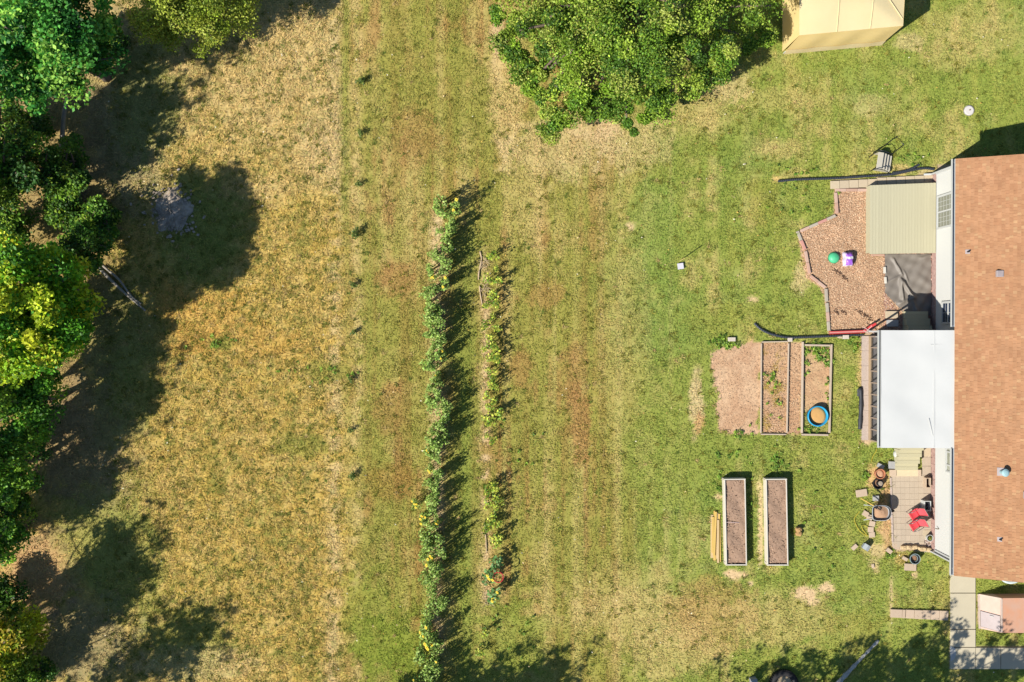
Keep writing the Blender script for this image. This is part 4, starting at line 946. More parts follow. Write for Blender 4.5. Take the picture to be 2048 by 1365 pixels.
# stacked planks
PLK = [mat('plank_yellow', (232, 196, 112), (210, 172, 92), rough=.8, scale=6, stretch=(10, .6, 1)), mat('plank_tan', (226, 198, 150), (206, 176, 130), rough=.8, scale=6, stretch=(10, .6, 1))]
PL = [(1424, 1030, 1424, 1116, 5.4, 1, 0), (1429.5, 1022, 1429, 1121, 4.6, 0, 0), (1434, 1026, 1434, 1118, 4.2, 1, 0), (1438, 1028, 1440, 1124, 3.6, 0, 0), (1431.5, 1024, 1428, 1112, 4.4, 0, 1), (1436, 1040, 1436, 1126, 3.6, 1, 1), (1426, 1034, 1425, 1106, 3.8, 0, 1)]
LB = ['leftmost plank at the bottom of the lumber pile', 'second plank from the left at the bottom of the lumber pile', 'third plank from the left at the bottom of the lumber pile', 'rightmost narrow plank of the lumber pile', 'yellow plank lying on top across the middle of the lumber pile', 'pale plank on top at the right of the lumber pile', 'short plank on top at the left of the lumber pile']
for (x0, y0, x1, y1, w, ci, lv), lb in zip(PL, LB):
    z = .03 + lv * .05; P, Q = G(x0, y0, z), G(x1, y1, z)
    tag(MB().bar(P, Q, w * PX, .045).build('plank', PLK[ci], None, origin=(P.x, P.y, z - .022), bevel=.003), lb, 'plank', 'planks piled beside the left raised bed')
p = G(1596, 1061); lg = thing('split_log', 'cracked tan log chunk on the grass right of the raised beds', 'log', p)
MB().rock(p + Vector((-.02, .06, .11)), (.24, .2, .24), .3, seed=5, rough=.14).build('upper_chunk', mat('cut_wood', (206, 168, 112), (170, 130, 84), rough=.9, scale=14, bump=.6), lg)
MB().rock(p + Vector((.0, -.12, .08)), (.26, .18, .18), -.2, seed=6, rough=.14).build('lower_chunk', MATS['cut_wood'], lg)

# ------------------------------------------------------------------ patio
patio = tag(link(bpy.data.objects.new('patio', None)), kind='structure'); pc = G(1822, 1020); patio.location = (pc.x, pc.y, 0)
PATM = mat('patio_paver', (203, 185, 162), (188, 170, 148), rough=.9, scale=10, jitter=.05, bump=.2)
ncx, ncy = 7, 12
bq = [G(x, y) for x, y in ((1782, 953), (1846, 953), (1847, 1087), (1784, 1087))]
MB().prism([(q.x, q.y) for q in bq], .0, .037).build('bedding_sand', mat('bedding', (186, 162, 134), rough=.95, scale=20), patio)
proto = MB().box((0, 0, .02), (.1790, .2340, .05)).build('paving_stone', PATM, patio, world=False, bevel=.003, seg=1)
first = True
for j in range(ncy):
    for i in range(ncx):
        x, y = 1786.0 + i * 9.15 + (0.2 * j), 957.5 + j * 11.9
        P = G(x, y); ob = proto if first else proto.copy()
        if not first: link(ob, patio)
        first = False
        ob.location = (P.x - pc.x, P.y - pc.y, rnd.uniform(-.003, .003)); ob.rotation_euler = (0, 0, math.radians(rnd.uniform(-.6, .6)))
for k in range(10):
    P = G(1852.5, 905 + k * 18.2); MB().box((P.x, P.y, .02), (.34, .352, .05)).build('paving_slab', PATM if k % 3 else PAV, patio, bevel=.006)
for k in range(7):
    a, b = G(1780.6 + k * .55, 955 + k * 18.6), G(1781.2 + k * .55, 973 + k * 18.6)
    MB().bar(a + Vector((0, 0, .03)), b + Vector((0, 0, .03)), .06, .09).build('edge_stone', FOOT, patio, bevel=.01)
slab('landing_slab', 1812, 946, 45, 12.5, 0, .04, mat('cream_slab', (232, 212, 176), (218, 196, 160), rough=.9, scale=12), parent=patio, th=.06)
for k in range(5):
    P = G(1792 + k * 13.2, 1093); MB().box((P.x, P.y, .02), (.255, .24, .05)).build('border_slab', PAVP, patio, bevel=.008)
slab('paver', 1776.5, 1101, 12, 8, -38, .02, PAVP, 'pale edging stone at the lower left corner of the patio', 'stone', th=.1)
slab('paver', 1783, 930, 15, 14.5, -3, .03, PAVG, 'square grey paver beside the tan steps', 'paver', th=.08)
slab('paver', 1784, 945.5, 12.5, 13, 0, .03, PAVP, 'cream paver at the left end of the cream landing slab', 'paver', th=.1)
slab('paver', 1837, 945.5, 7, 12.5, 0, .05, PAVP, 'narrow paver at the right end of the cream landing slab', 'paver', th=.06)
slab('paver', 1722, 986, 22, 14.5, 9, .02, PAVP, 'large tilted pinkish paver left of the black pot', 'paver', th=.06)
slab('paver', 1750.5, 996.5, 12, 10.5, 0, .02, PAVG, 'grey paver in the shadow of the wheelbarrow', 'paver', th=.07)
slab('paver', 1760, 932, 14, 8, -25, .02, PAVG, 'small grey paver in the shadow of the terracotta pot', 'paver', th=.08)
for lb, x, y, rt in (('uppermost of the stepping pavers curving down from the wheelbarrow', 1730, 1027.5, -30), ('second stepping paver below the wheelbarrow, tilted', 1739, 1034.5, -24), ('third stepping paver from the wheelbarrow, set alone', 1743.5, 1047.5, -10), ('fourth stepping paver from the wheelbarrow, squared', 1740.5, 1059, -1), ('lowest stepping paver below the wheelbarrow', 1743, 1069.5, 6)):
    slab('paver', x, y, 11.5, 10.5, rt, .02, PAVP, lb, 'paver', th=.05, group='stepping pavers below the wheelbarrow')
slab('paver', 1708, 1094, 12.5, 8, 42, .02, PAVP, 'small lone paver at the left of the grey concrete block', 'paver', th=.06)
slab('paver', 1808.5, 1117, 11, 6.5, -28, .02, PAVP, 'small pale brick left of the black ringed pot', 'paver', th=.08)
slab('paver', 1819.5, 1134, 23.5, 14, -3, .02, PAVP, 'large tan paver just below the black ringed pot', 'paver', th=.06)
slab('paver', 1745, 1132, 5, 8, 10, .02, PAVP, 'thin pale brick sunk in the grass below the patio', 'paver', th=.04)
# grey house-shaped concrete block
p = G(1727.5, 1091.5); t_ = thing('concrete_block', 'grey gabled concrete block on the grass left of the patio', 'block', p)
CB = mat('concrete_grey', (186, 192, 196), (168, 174, 178), rough=.85, scale=12); Mz = Matrix.Rotation(math.radians(-33), 4, 'Z')
MB().box(p + Vector((.02, -.02, .12)), (.2, .2, .24), M=Mz).build('body', CB, t_, bevel=.008)
for s in (-1, 1): MB().box(p + Vector((.02, -.02, .27)) + (Mz @ Vector((s * .062, 0, 0))), (.15, .23, .025), M=Mz @ Matrix.Rotation(s * .5, 4, 'Y')).build('roof_slab', CB, t_)
# pots
TERRA = mat('terracotta', (206, 136, 100), (188, 118, 84), rough=.8, scale=8); BPOT = mat('black_pot', (50, 52, 56), (40, 42, 46), rough=.4)
POTS = mat('pot_soil', (176, 136, 104), (140, 104, 80), rough=.95, scale=20, bump=.6)
def pot(label, px, py, r, h, m, zfill, fill=POTS, extra=None, name='flower_pot'):
    p = G(px, py); t = thing(name, label, 'pot', p)
    MB().lathe([(0, .01), (r * .72, .01), (r * .96, h * .84), (r * 1.06, h * .85), (r * 1.06, h), (r * .92, h), (r * .88, h * .8), (r * .84, zfill - .02)], p, 32).build('pot_body', m, t, smooth=False)
    MB().lathe([(r * .86, zfill - .02), (r * .86, zfill), (r * .4, zfill + .02), (0, zfill + .01)], p, 24).build('soil', fill, t, smooth=True)
    return t
pot('terracotta flower pot with dry soil beside the steps', 1754.5, 946, .19, .34, TERRA, .26, mat('dry_soil', (226, 184, 150), (196, 140, 104), rough=.95, scale=14, amt=.9))
t_ = pot('black nursery pot just below the terracotta pot', 1751.5, 966.5, .20, .26, BPOT, .14)
p = G(1754, 965.5); t_ = thing('bucket', 'small dark bucket of soil standing inside the black pot', 'bucket', (p.x, p.y, .15))
MB().lathe([(0, .155), (.1, .155), (.12, .36), (.108, .36), (.1, .3)], p, 24).build('bucket_body', BPOT, t_, smooth=False); MB().lathe([(.104, .31), (.104, .32), (0, .33)], p, 20).build('soil', mat('grey_soil', (188, 172, 152), rough=.95), t_)
t_ = pot('black ringed pot on the grass below the patio', 1823, 1114.5, .19, .34, BPOT, .2)
p = G(1823, 1114.5); MB().lathe([(.192, .335), (.212, .335), (.212, .352), (.192, .352), (.192, .335)], p, 32, cap=False).build('pale_rim', mat('rim_grey', (170, 190, 190), rough=.4), t_); MB().lathe([(.125, .25), (.14, .25), (.14, .27), (.125, .27), (.125, .25)], p, 32, cap=False).build('inner_ring', MATS['rim_grey'], t_)
t_ = pot('white pot with a small green plant against the house wall', 1854.5, 1074, .125, .26, TRIM, .2, mat('dark_soil', (90, 74, 50), rough=.95))
p = G(1854.5, 1074)
V, C = leaf_cloud([(p.x, p.y, .25)], [.085], 70, .06, [(120, 130, 50), (90, 110, 40), (150, 150, 70)], np.random.default_rng(5)); np_mesh('foliage', V, 4, LEAF, C, parent=t_, origin=tuple(t_.location))
p = G(1789, 908); t_ = thing('plastic_jug', 'white plastic jug on the grass left of the tan steps', 'jug', p)
JW = mat('jug_white', (240, 238, 230), rough=.35)
MB().lathe([(0, .0), (.065, .0), (.085, .03), (.085, .16), (.05, .22), (.025, .25), (.025, .28), (0, .28)], p, 20, sx=.8, sy=1.5).build('body', JW, t_, smooth=True)
MB().lathe([(0, .28), (.03, .28), (.03, .31), (0, .31)], p, 12).build('cap', mat('jug_cap', (140, 92, 76), rough=.5), t_)
# wheelbarrow
p = G(1752, 1020); wb = thing('wheelbarrow', 'grey wheelbarrow with dirt standing at the patio edge', 'wheelbarrow', p)
GREY = mat('barrow_grey', (178, 182, 186), (160, 164, 168), rough=.4, scale=5); BIN = mat('barrow_black', (52, 54, 58), rough=.5)
def tray_ring(f, z, n=32, front=1.0):
    out = []
    for k in range(n):
        a = 2 * math.pi * k / n; ca, sa = math.cos(a), math.sin(a); ex_ = 5.0 if ca < 0 else 2.6
        rr = (abs(ca) ** ex_ + abs(sa) ** ex_) ** (-1 / ex_)
        out.append(Vector((p.x + (.36 * rr * ca) * f, p.y + (.29 * rr * sa) * f - .02, z)))
    return out
def rings(mb, rl):
    n = len(rl[0]); vs = [v for r_ in rl for v in r_]
    mb._add(vs, [(i * n + k, i * n + (k + 1) % n, (i + 1) * n + (k + 1) % n, (i + 1) * n + k) for i in range(len(rl) - 1) for k in range(n)])
mb = MB(); rings(mb, [tray_ring(.62, .3), tray_ring(.98, .58), tray_ring(1.06, .585), tray_ring(1.06, .6), tray_ring(.99, .605)]); mb._add(tray_ring(.62, .3), [tuple(range(32))[::-1]])
mb.build('tray', GREY, wb, smooth=False)
mb = MB(); rings(mb, [tray_ring(.975, .60), tray_ring(.85, .46)]); mb.build('tray_lining', BIN, wb)
mb = MB(); rings(mb, [tray_ring(.87, .47), tray_ring(.6, .50), tray_ring(.3, .54), tray_ring(.02, .55)])
mb.build('dirt', mat('barrow_dirt', (206, 168, 134), (176, 134, 104), rough=.95, scale=16, bump=.7), wb)
for s in (1, -1):
    MB().tube([p + Vector((.45, s * .09, .2)), p + Vector((.0, s * .19, .3)), p + Vector((-.45, s * .27, .52)), p + Vector((-.70, s * .30, .56))], .018, 8).build('handle', mat('pale_handle', (200, 204, 200), rough=.5), wb, smooth=True)
    MB().tube([p + Vector((-.3, s * .2, .38)), p + Vector((-.34, s * .24, 0.01)), p + Vector((-.15, s * .22, .01)), p + Vector((-.05, s * .18, .3))], .014, 8).build('leg', BIN, wb)
wl = MB().lathe([(.02, -.02), (.12, -.02), (.12, .02), (.02, .02)], p + Vector((.47, 0, .19)), 18, M=Matrix.Rotation(math.pi / 2, 4, 'X')).build('wheel', GREY, wb)
tr = MB()
tr.tube([p + Vector((.47 + .15 * math.cos(a), 0, .19 + .15 * math.sin(a))) for a in [2 * math.pi * k / 20 for k in range(21)]], .04, 8, caps=False); tr.build('tyre', DARK, wl, smooth=True)
a, b = G(1722, 997, .78), G(1748, 1012, .56)
sh = thing('shovel', 'shovel with a yellow wooden handle stuck in the wheelbarrow', 'shovel', b)
MB().tube([a, b], .026, 8).build('handle', mat('yellow_wood', (246, 210, 104), rough=.6), sh); MB().bar(b, b + (b - a).normalized() * .2, .13, .012).build('blade', DARK, sh)
a, b = G(1728, 988, .2), G(1750, 1008, .62); c = G(1756, 1017, .58)
fk = thing('garden_fork', 'black handled hand tool lying over the wheelbarrow dirt', 'tool', c)
MB().tube([G(1750, 1006, .64), G(1756, 1012, .6), c], .014, 8).build('handle', DARK, fk); MB().bar(c, G(1762, 1020, .57), .05, .01).build('blade', DARK, fk)
# yellow cord
YEL = mat('yellow_cord', (224, 200, 70), rough=.6)
def cord(label, pts):
    pp = catmull([G(a, b, .045) for a, b in pts], .08); tag(MB().tube(pp, .011, 6).build('yellow_cord', YEL, None, origin=(pp[0].x, pp[0].y, 0)), label, 'cord')
cord('yellow cord looping over the grass by the stepping pavers', [(1719, 1023), (1709, 1038), (1713, 1052), (1721, 1064), (1732, 1071), (1735, 1072), (1728, 1063), (1723, 1054), (1728, 1051), (1736, 1056)])
cord('short yellow cord lying on the grass below the sunroom corner', [(1753, 899), (1752, 904), (1746, 913), (1743, 924)])
# planter boxes against the wall
def planter(label, px, py, w, h, hz, m, inner):
    p = G(px, py); t = thing('planter_box', label, 'planter', p); tt = .025; W_, H_ = w * PX, h * PX
    for s in (-1, 1):
        MB().box(p + Vector((s * (W_ / 2 - tt / 2), 0, hz / 2)), (tt, H_, hz)).build('side_panel', m, t, bevel=.004); MB().box(p + Vector((0, s * (H_ / 2 - tt / 2), hz / 2)), (W_ - 2 * tt, tt, hz)).build('end_panel', m, t, bevel=.004)
    MB().box(p + Vector((0, 0, .03)), (W_ - 2 * tt, H_ - 2 * tt, .04)).build('bottom', inner, t)
planter('open beige planter box below the steps against the house', 1850.5, 964, 10, 20, .3, mat('beige_wood', (218, 192, 164), rough=.8), mat('brown_in', (120, 90, 76), rough=.9))
planter('open white planter box beside the upper red chair', 1846.5, 1009, 13, 20, .42, TRIM, mat('grey_in', (110, 108, 120), rough=.9))
# red sling chairs
RFAB = mat('red_sling', (252, 92, 100), (246, 82, 90), rough=.65, scale=40, bump=.1); FRM = mat('chair_frame', (150, 146, 146), rough=.35, metal=.5)
def chair(label, fx, fy):
    f = G(fx, fy, .3)       # middle of the front edge of the seat
    ang = math.radians(31); d = Vector((math.cos(ang), math.sin(ang), 0)); w = Vector((-math.sin(ang), math.cos(ang), 0)); up = Vector((0, 0, 1))
    base = Vector((f.x, f.y, 0)); t = thing('sling_chair', label, 'chair', base + d * .2); hw = .165
    cr = base + d * .36 + up * .2; tp = base + d * .52 + up * .72; fr = base + up * .3
    def seat(u, v): return tuple(fr + (cr - fr) * u + w * ((v - .5) * 2 * hw) - up * .03 * math.sin(math.pi * u) )
    def back(u, v): return tuple(cr + (tp - cr) * u + w * ((v - .5) * 2 * hw) + d * .03 * math.sin(math.pi * u))
    def thick(fn, name):
        mb = MB(); mb.grid(fn, 8, 6); o = mb.build(name, RFAB, t, smooth=True); s = o.modifiers.new('solid', 'SOLIDIFY'); s.thickness = .012
    thick(seat, 'seat'); thick(back, 'backrest')
    for s in (-1, 1):
        ww = w * s * (hw + .015)
        MB().tube([base + ww + d * .02, base + ww + up * .31, cr + ww, tp + ww], .012, 8).build('side_frame', FRM, t)
        MB().tube([base + ww + d * .52, cr + ww - d * .05 + up * .02], .012, 8).build('leg', FRM, t)
        MB().tube(catmull([base + ww + up * .31 + d * .02, base + ww + up * .44 + d * .12, cr + ww + up * .26 + d * .04], .05), .014, 8).build('armrest', FRM, t, smooth=True)
    MB().tube([tp - w * (hw + .015), tp + w * (hw + .015)], .012, 8).build('top_tube', FRM, t)
    return t
chair('upper red sling chair on the patio beside the white planter', 1821.5, 1035)
chair('lower red sling chair on the patio above the white plant pot', 1822.5, 1056.5)
# rough stones along the lower patio edge
STN = mat('sandstone', (222, 196, 152), (196, 166, 126), rough=.95, scale=9, bump=.5)
for lb, x, y, w, h, rt in (('leftmost rough sandstone of the row below the patio', 1805, 1093.5, 10, 8, 5), ('second rough sandstone from the left below the patio', 1815.5, 1093.5, 12, 8, -4), ('middle rough sandstone of the row below the patio', 1827, 1093.5, 11, 9, 6), ('long rough sandstone right of the middle one below the patio', 1841.5, 1097, 18, 9, -5), ('rightmost rough sandstone of the row nearest the downspout', 1857, 1099, 12, 8, -8)):
    P = G(x, y); tag(MB().rock((P.x, P.y, .1), (w * PX * 1.1, h * PX * 1.15, .2), math.radians(rt), seed=int(x), rough=.12).build('stone', STN, None, origin=(P.x, P.y, 0)), lb, 'stone', 'rough stones lining the lower patio edge')

# ------------------------------------------------------------------ walk, lower paver row, cellar
CONC = mat('concrete', (212, 200, 172), (198, 186, 160), rough=.9, scale=3, jitter=.03, bump=.15, bscale=60)
walk = tag(link(bpy.data.objects.new('pavement', None)), kind='structure'); walk.location = G(1925, 1200)
for (x0, y0, x1, y1) in ((1900, 1085, 1950, 1185.5), (1900, 1186.5, 1950, 1258), (1900, 1259, 1950, 1294), (1899, 1295, 1950, 1338), (1951, 1295, 2000, 1338), (2001, 1295, 2052, 1338), (2053, 1295, 2110, 1338)):
    a, b = G(x0, y0), G(x1, y1); MB().box(((a.x + b.x) / 2, (a.y + b.y) / 2, .01), (b.x - a.x - .008, a.y - b.y - .008, .08)).build('slab', CONC, walk, bevel=.006)
q = G(1904.5, 1300); MB().prism([tuple(G(x, y).xy) for x, y in ((1899, 1291), (1909, 1296), (1911, 1308), (1907, 1318), (1900, 1322))], .052, .062).build('mortar_patch', mat('mortar', (224, 222, 216), rough=.9), walk)
row = thing('paver_path', 'lower row of pinkish pavers leading to the concrete walk', 'paving', G(1838, 1229))
for i, (x0, x1) in enumerate(((1780, 1803), (1803.5, 1809.5), (1811, 1827), (1827.5, 1843.5), (1844, 1860), (1860.5, 1877), (1877.5, 1894.5))):
    u = (x0 - 1780) / 115; slab('paver', (x0 + x1) / 2, 1226.5 + 4.5 * u, x1 - x0, 16.5 + 3 * u, -2.5, -.01, PAVP, parent=row, th=.10 + rnd.uniform(-.012, .012))
# storm cellar: a sloped lid face rising to a flat terracotta-coloured top
CP = mat('cellar_pink', (226, 194, 178), (212, 176, 160), rough=.9, scale=5, bump=.25, amt=.7); CT = mat('cellar_top', (214, 152, 116), (202, 166, 146), rough=.9, scale=3, amt=.8)
cz = .62
b0, b1 = G(1956, 1188), G(1958, 1257); t0, t1 = G(2003, 1197, cz), G(2003, 1266, cz); e0, e1 = G(2120, 1196, cz), G(2120, 1267, cz)
cl_ = thing('storm_cellar', 'pink concrete storm cellar with metal hatch by the walk', 'cellar', (t0.x, (t0.y + t1.y) / 2, 0))
mb = MB(); n0, n1 = Vector((t0.x, t0.y, 0)), Vector((t1.x, t1.y, 0)); f0, f1 = Vector((e0.x, e0.y, 0)), Vector((e1.x, e1.y, 0))
mb._add([b0, b1, t1, t0, n0, n1], [(0, 1, 2, 3), (0, 3, 4), (1, 5, 2)]); slope = mb.build('sloped_face', CP, cl_)
MB()._add([t0, t1, e1, e0, n0, n1, f1, f0], [(0, 1, 2, 3), (0, 3, 7, 4), (1, 5, 6, 2), (3, 2, 6, 7)]).build('cellar_top', CT, cl_)
MB().bar(t0 + Vector((0, -.02, .0)), t1 + Vector((0, .02, .0)), .07, .03).build('ridge_trim', mat('cellar_trim', (230, 206, 190), rough=.9), cl_)
MB().bar(b0 + (t0 - b0) * .02 + Vector((0, -.02, .02)), t0 + Vector((0, -.02, .012)), .05, .03).build('upper_trim', MATS['cellar_trim'], cl_); MB().bar(b0 + Vector((.03, 0, .03)), b1 + Vector((.03, 0, .03)), .1, .05).build('lower_trim', MATS['cellar_trim'], cl_)
def onslope(u, v, off=.02):
    a = b0 + (b1 - b0) * v; b = t0 + (t1 - t0) * v; nn = Vector((-cz, 0, (t0.x - b0.x))).normalized(); return a + (b - a) * u + nn * off
mb = MB(); c = [onslope(u, v, w_) for w_ in (.0, .035) for (u, v) in ((.1, .48), (.95, .52), (.95, .97), (.1, .93))]
mb._add(c, [(0, 1, 2, 3), (4, 7, 6, 5), (0, 4, 5, 1), (1, 5, 6, 2), (2, 6, 7, 3), (3, 7, 4, 0)]); ht = mb.build('hatch', mat('hatch_metal', (182, 168, 166), (164, 150, 150), rough=.45, metal=.2), cl_)
MB().bar(onslope(.5, .56, .06), onslope(.68, .565, .06), .02, .02).build('handle', TRIM, ht)
mb = MB()
for u0, v0, u1, v1 in ((.1, .48, .95, .52), (.95, .52, .95, .97), (.95, .97, .1, .93), (.1, .93, .1, .48)): mb.bar(onslope(u0, v0, .01), onslope(u1, v1, .01), .03, .02)
mb.build('hatch_gasket', DARK, ht)
# white basin peeking from below the lower roof edge
p = G(2022, 1151, .45); t_ = thing('white_basin', 'white round basin half hidden under the lower roof edge', 'basin', (p.x, p.y, 0))
MB().lathe([(.3, 0), (.36, .4), (.46, .42), (.46, .45), (.34, .45), (.29, .1), (0, .08)], Vector((p.x, p.y, 0)), 36, sx=1.0, sy=.75).build('bowl', mat('basin_white', (226, 238, 238), rough=.4), t_, smooth=True)
# small weed on the walk edge
# ------------------------------------------------------------------ yellow tent
def fabric(key, c1, c2):
    m = mat(key, c1, c2, rough=.7, scale=1.6, amt=.6, bump=.5, bscale=5); N = m.node_tree.nodes; L = m.node_tree.links
    tr = N.new('ShaderNodeBsdfTranslucent'); tr.inputs[0].default_value = A(c1); ms = N.new('ShaderNodeMixShader'); ms.inputs[0].default_value = .35
    L.new(N['Principled BSDF'].outputs[0], ms.inputs[1]); L.new(tr.outputs[0], ms.inputs[2]); L.new(ms.outputs[0], N['Material Output'].inputs[0]); return m
YT = fabric('tent_top', (276, 256, 204), (264, 242, 186)); YW = fabric('tent_wall', (292, 262, 190), (284, 250, 172))
tz = 2.1; sw, se, ne, nw = G(1567, 104), G(1763, 86), G(1772, -75), G(1567, -75)
tc_ = (sw + se + ne + nw) / 4; tent = thing('canopy_tent', 'pale yellow fabric storage tent at the top edge', 'tent', (tc_.x, tc_.y, 0))
def bil(u, v):
    a = sw + (se - sw) * u; b = nw + (ne - nw) * u; return a + (b - a) * v
def topf(u, v):
    q = bil(u, v); ed = min(u, 1 - u, v * 1.2, (1 - v) * 1.2); zz = tz + .22 * min(1, ed * 3) + .02 * math.sin(12 * u) * math.sin(5 * v)
    return (q.x, q.y, zz)
MB().grid(topf, 24, 24).build('roof_fabric', YT, tent, smooth=True)
def wallf(P, Q, out):
    def fn(u, v):
        q = P + (Q - P) * u; b = .05 * math.sin(u * math.pi * 3) ** 2 * math.sin(v * math.pi) + .05 * (1 - v)
        return (q.x + out[0] * b, q.y + out[1] * b, .01 + v * (tz - .01))
    return fn
for nm, P, Q, o_ in (('front_wall', sw, se, (0, -1)), ('side_wall', se, ne, (1, 0)), ('back_wall', ne, nw, (0, 1)), ('side_wall', nw, sw, (-1, 0))):
    MB().grid(wallf(P, Q, o_), 26, 10).build(nm, YW, tent, smooth=True)
mb = MB(); mb.grid(lambda u, v: tuple(Vector(wallf(sw, se, (0, -1))(u, v * .22)) + Vector((0, -.06 + .04 * v, 0))), 26, 3); mb.build('mud_flap', YT, tent, smooth=True)
for u in (.36, .68):
    mb = MB(); pts = [Vector(topf(u, v)) + Vector((0, 0, .01)) for v in [k / 10 for k in range(11)]]
    mb.tube(pts, .022, 6); mb.build('roof_pole_ridge', YT, tent, smooth=True)
MB().tube([Vector(topf(.99, .08)) + Vector((0, 0, .01)), Vector(topf(.72, .5)) + Vector((0, 0, .01))], .02, 6).build('diagonal_seam', YT, tent)
for q in (sw, se): MB().tube([q + Vector((0, -.06, 0)), q + Vector((0, -.06, .25))], .02, 8).build('leg_foot', TRIM, tent)

# ------------------------------------------------------------------ objects at the bottom edge
p = G(1566, 1366); t_ = thing('tyre_planter', 'large black tyre with sandy fill cut by the bottom edge', 'tyre', p)
mb = MB(); mb.tube([p + Vector((.44 * math.cos(a), .44 * math.sin(a), .13)) for a in [2 * math.pi * k / 36 for k in range(37)]], .125, 12, caps=False); mb.build('tyre', DARK, t_, smooth=True)
for k in range(40):
    a = 2 * math.pi * k / 40; MB().box(p + Vector((.565 * math.cos(a), .565 * math.sin(a), .13)), (.02, .045, .2), rz=a).build('tread_lug', DARK, t_)
MB().lathe([(.36, .1), (.36, .13), (0, .15)], p, 24).build('sand_fill', mat('pale_sand', (226, 200, 160), (206, 178, 140), rough=.95, scale=14, bump=.4), t_)
rough_block('grey block with a dark shadow at the bottom edge left of the tyre', 1505, 1360, 13, 13, 8, 0, PAVG, .3)

# ------------------------------------------------------------------ garden rows
STEM = mat('stem', (126, 140, 70), (150, 140, 86), rough=.8); PETAL = mat('petal', (255, 222, 50), rough=.6); DISC = mat('flower_disc', (206, 150, 40), rough=.9)
P_SUN = [(152, 178, 84), (134, 164, 70), (170, 192, 102), (108, 144, 56)]
def plant_proto(seed, h, nst, nleaf, lsize, pal, flowers, spread, name, label, group, cat='plant', loc=(0, 0, 0)):
    r = random.Random(seed); rng = np.random.default_rng(seed); t = thing(name, label, cat, loc, group)
    mb = MB(); cen = []; fl = []
    for s in range(nst):
        b = Vector((r.uniform(-spread, spread) * .7, r.uniform(-spread, spread), 0)); hh = h * r.uniform(.7, 1.08)
        tp = b + Vector((r.uniform(-.12, .12), r.uniform(-.12, .12), hh)); md = (b + tp) / 2 + Vector((r.uniform(-.04, .04), r.uniform(-.04, .04), 0))
        mb.tube([b, md, tp], [.016, .013, .009], 5)
        for k in range(nleaf):
            f = .42 + .58 * k / nleaf; c = b + (tp - b) * f; a = k * 2.4 + r.uniform(-.4, .4); d = (.13 if f < .8 else .08) * lsize / .14
            cen.append((c.x + math.cos(a) * d, c.y + math.sin(a) * d, c.z))
        if r.random() < flowers: fl.append(tp)
    mb.build('stem', STEM, t, world=False)
    P = np.array(cen); n = len(P); C = lin(np.array(pal, float)[rng.integers(0, len(pal), n)] * rng.normal(1, .08, (n, 1))) * K * 1.4
    # two leaflets for each position
    nrm = rng.normal(0, .45, (n, 3)); nrm[:, 2] += 1; nrm /= np.linalg.norm(nrm, axis=1)[:, None]
    a = rng.normal(0, 1, (n, 3)); a -= nrm * (a * nrm).sum(1)[:, None]; a /= np.linalg.norm(a, axis=1)[:, None]; b = np.cross(nrm, a)
    L = (rng.uniform(.7, 1.25, n) * lsize)[:, None]
    V = np.stack([P - a * L * .5, P + b * L * .34, P + a * L * .55 - nrm * L * .12, P - b * L * .34], 1).reshape(-1, 3)
    np_mesh('leaves', V, 4, LEAF, C, parent=t)
    for f in fl:
        m2 = MB(); nn = Vector((-.5, -.35, .8)).normalized(); u = nn.cross(Vector((0, 0, 1))).normalized(); w = nn.cross(u)
        for k in range(12):
            a_ = 2 * math.pi * k / 12; e = u * math.cos(a_) + w * math.sin(a_); s_ = u * -math.sin(a_) + w * math.cos(a_)
            m2._add([f + e * .02 - s_ * .011, f + e * .066 - s_ * .01 + nn * .01, f + e * .066 + s_ * .01 + nn * .01, f + e * .02 + s_ * .011], [(0, 1, 2, 3)])
        fo = m2.build('flower', PETAL, t, world=False)
        MB().lathe([(0, 0), (.024, 0), (.02, .012), (0, .016)], f, 10).build('flower_disc', DISC, fo, world=False)
    return t
SL = ['tall leafy green plant in the long left garden row', 'tall plant with yellow sunflower heads in the long left garden row']
protos = {0: [plant_proto(100 + k, 1.4, 10, 11, .086, P_SUN, 0, .22, 'row_plant', SL[0], 'leafy plants in the long left row') for k in range(7)],
          1: [plant_proto(120 + k, 1.4, 10, 11, .086, P_SUN, .22, .22, 'sunflower', SL[1], 'sunflowers in the long left row', 'sunflower') for k in range(5)]}
used = set(); r = random.Random(77)
y = 412.0
while y < 1375:
    u = (y - 412) / 950; xc = 888 - 26 * min(1, u * 2.2) if y < 560 else 872 + 2 * math.sin(y / 60) + (4 if y < 900 else 0) - (8 if y > 1250 else 0)
    fl = 1 if r.random() < (.05 if y < 900 else .15) else 0; k = r.randrange(5 if fl else 7)
    if r.random() < .9:
        xc -= 14 * math.exp(-((y - 600) / 26) ** 2) + 22 * math.exp(-((y - 1008) / 14) ** 2) + 12 * math.exp(-((y - 1240) / 24) ** 2) + 16 * math.exp(-((y - 1336) / 16) ** 2)
        pr = protos[fl][k]; ob = pr if (fl, k) not in used else copy_tree(pr); used.add((fl, k))
        P = G(xc + r.uniform(-18, 16) + (0 if y > 450 else 6), y); ob.location = (P.x, P.y, 0); ob.rotation_euler = (r.uniform(-.06, .06), r.uniform(-.06, .06), r.uniform(0, 6.28) if not fl else r.uniform(-.4, .4)); sc = r.uniform(.62, 1.12); ob.scale = (sc * r.uniform(.95, 1.15), sc * r.uniform(.95, 1.15), sc)
    y += r.uniform(5.5, 10.5)
for (fl, k) in [(f, k) for f in (0, 1) for k in range(5 if f else 7) if (f, k) not in used]:
    P = G(875, 1000 + 17 * k); protos[fl][k].location = (P.x, P.y, 0)
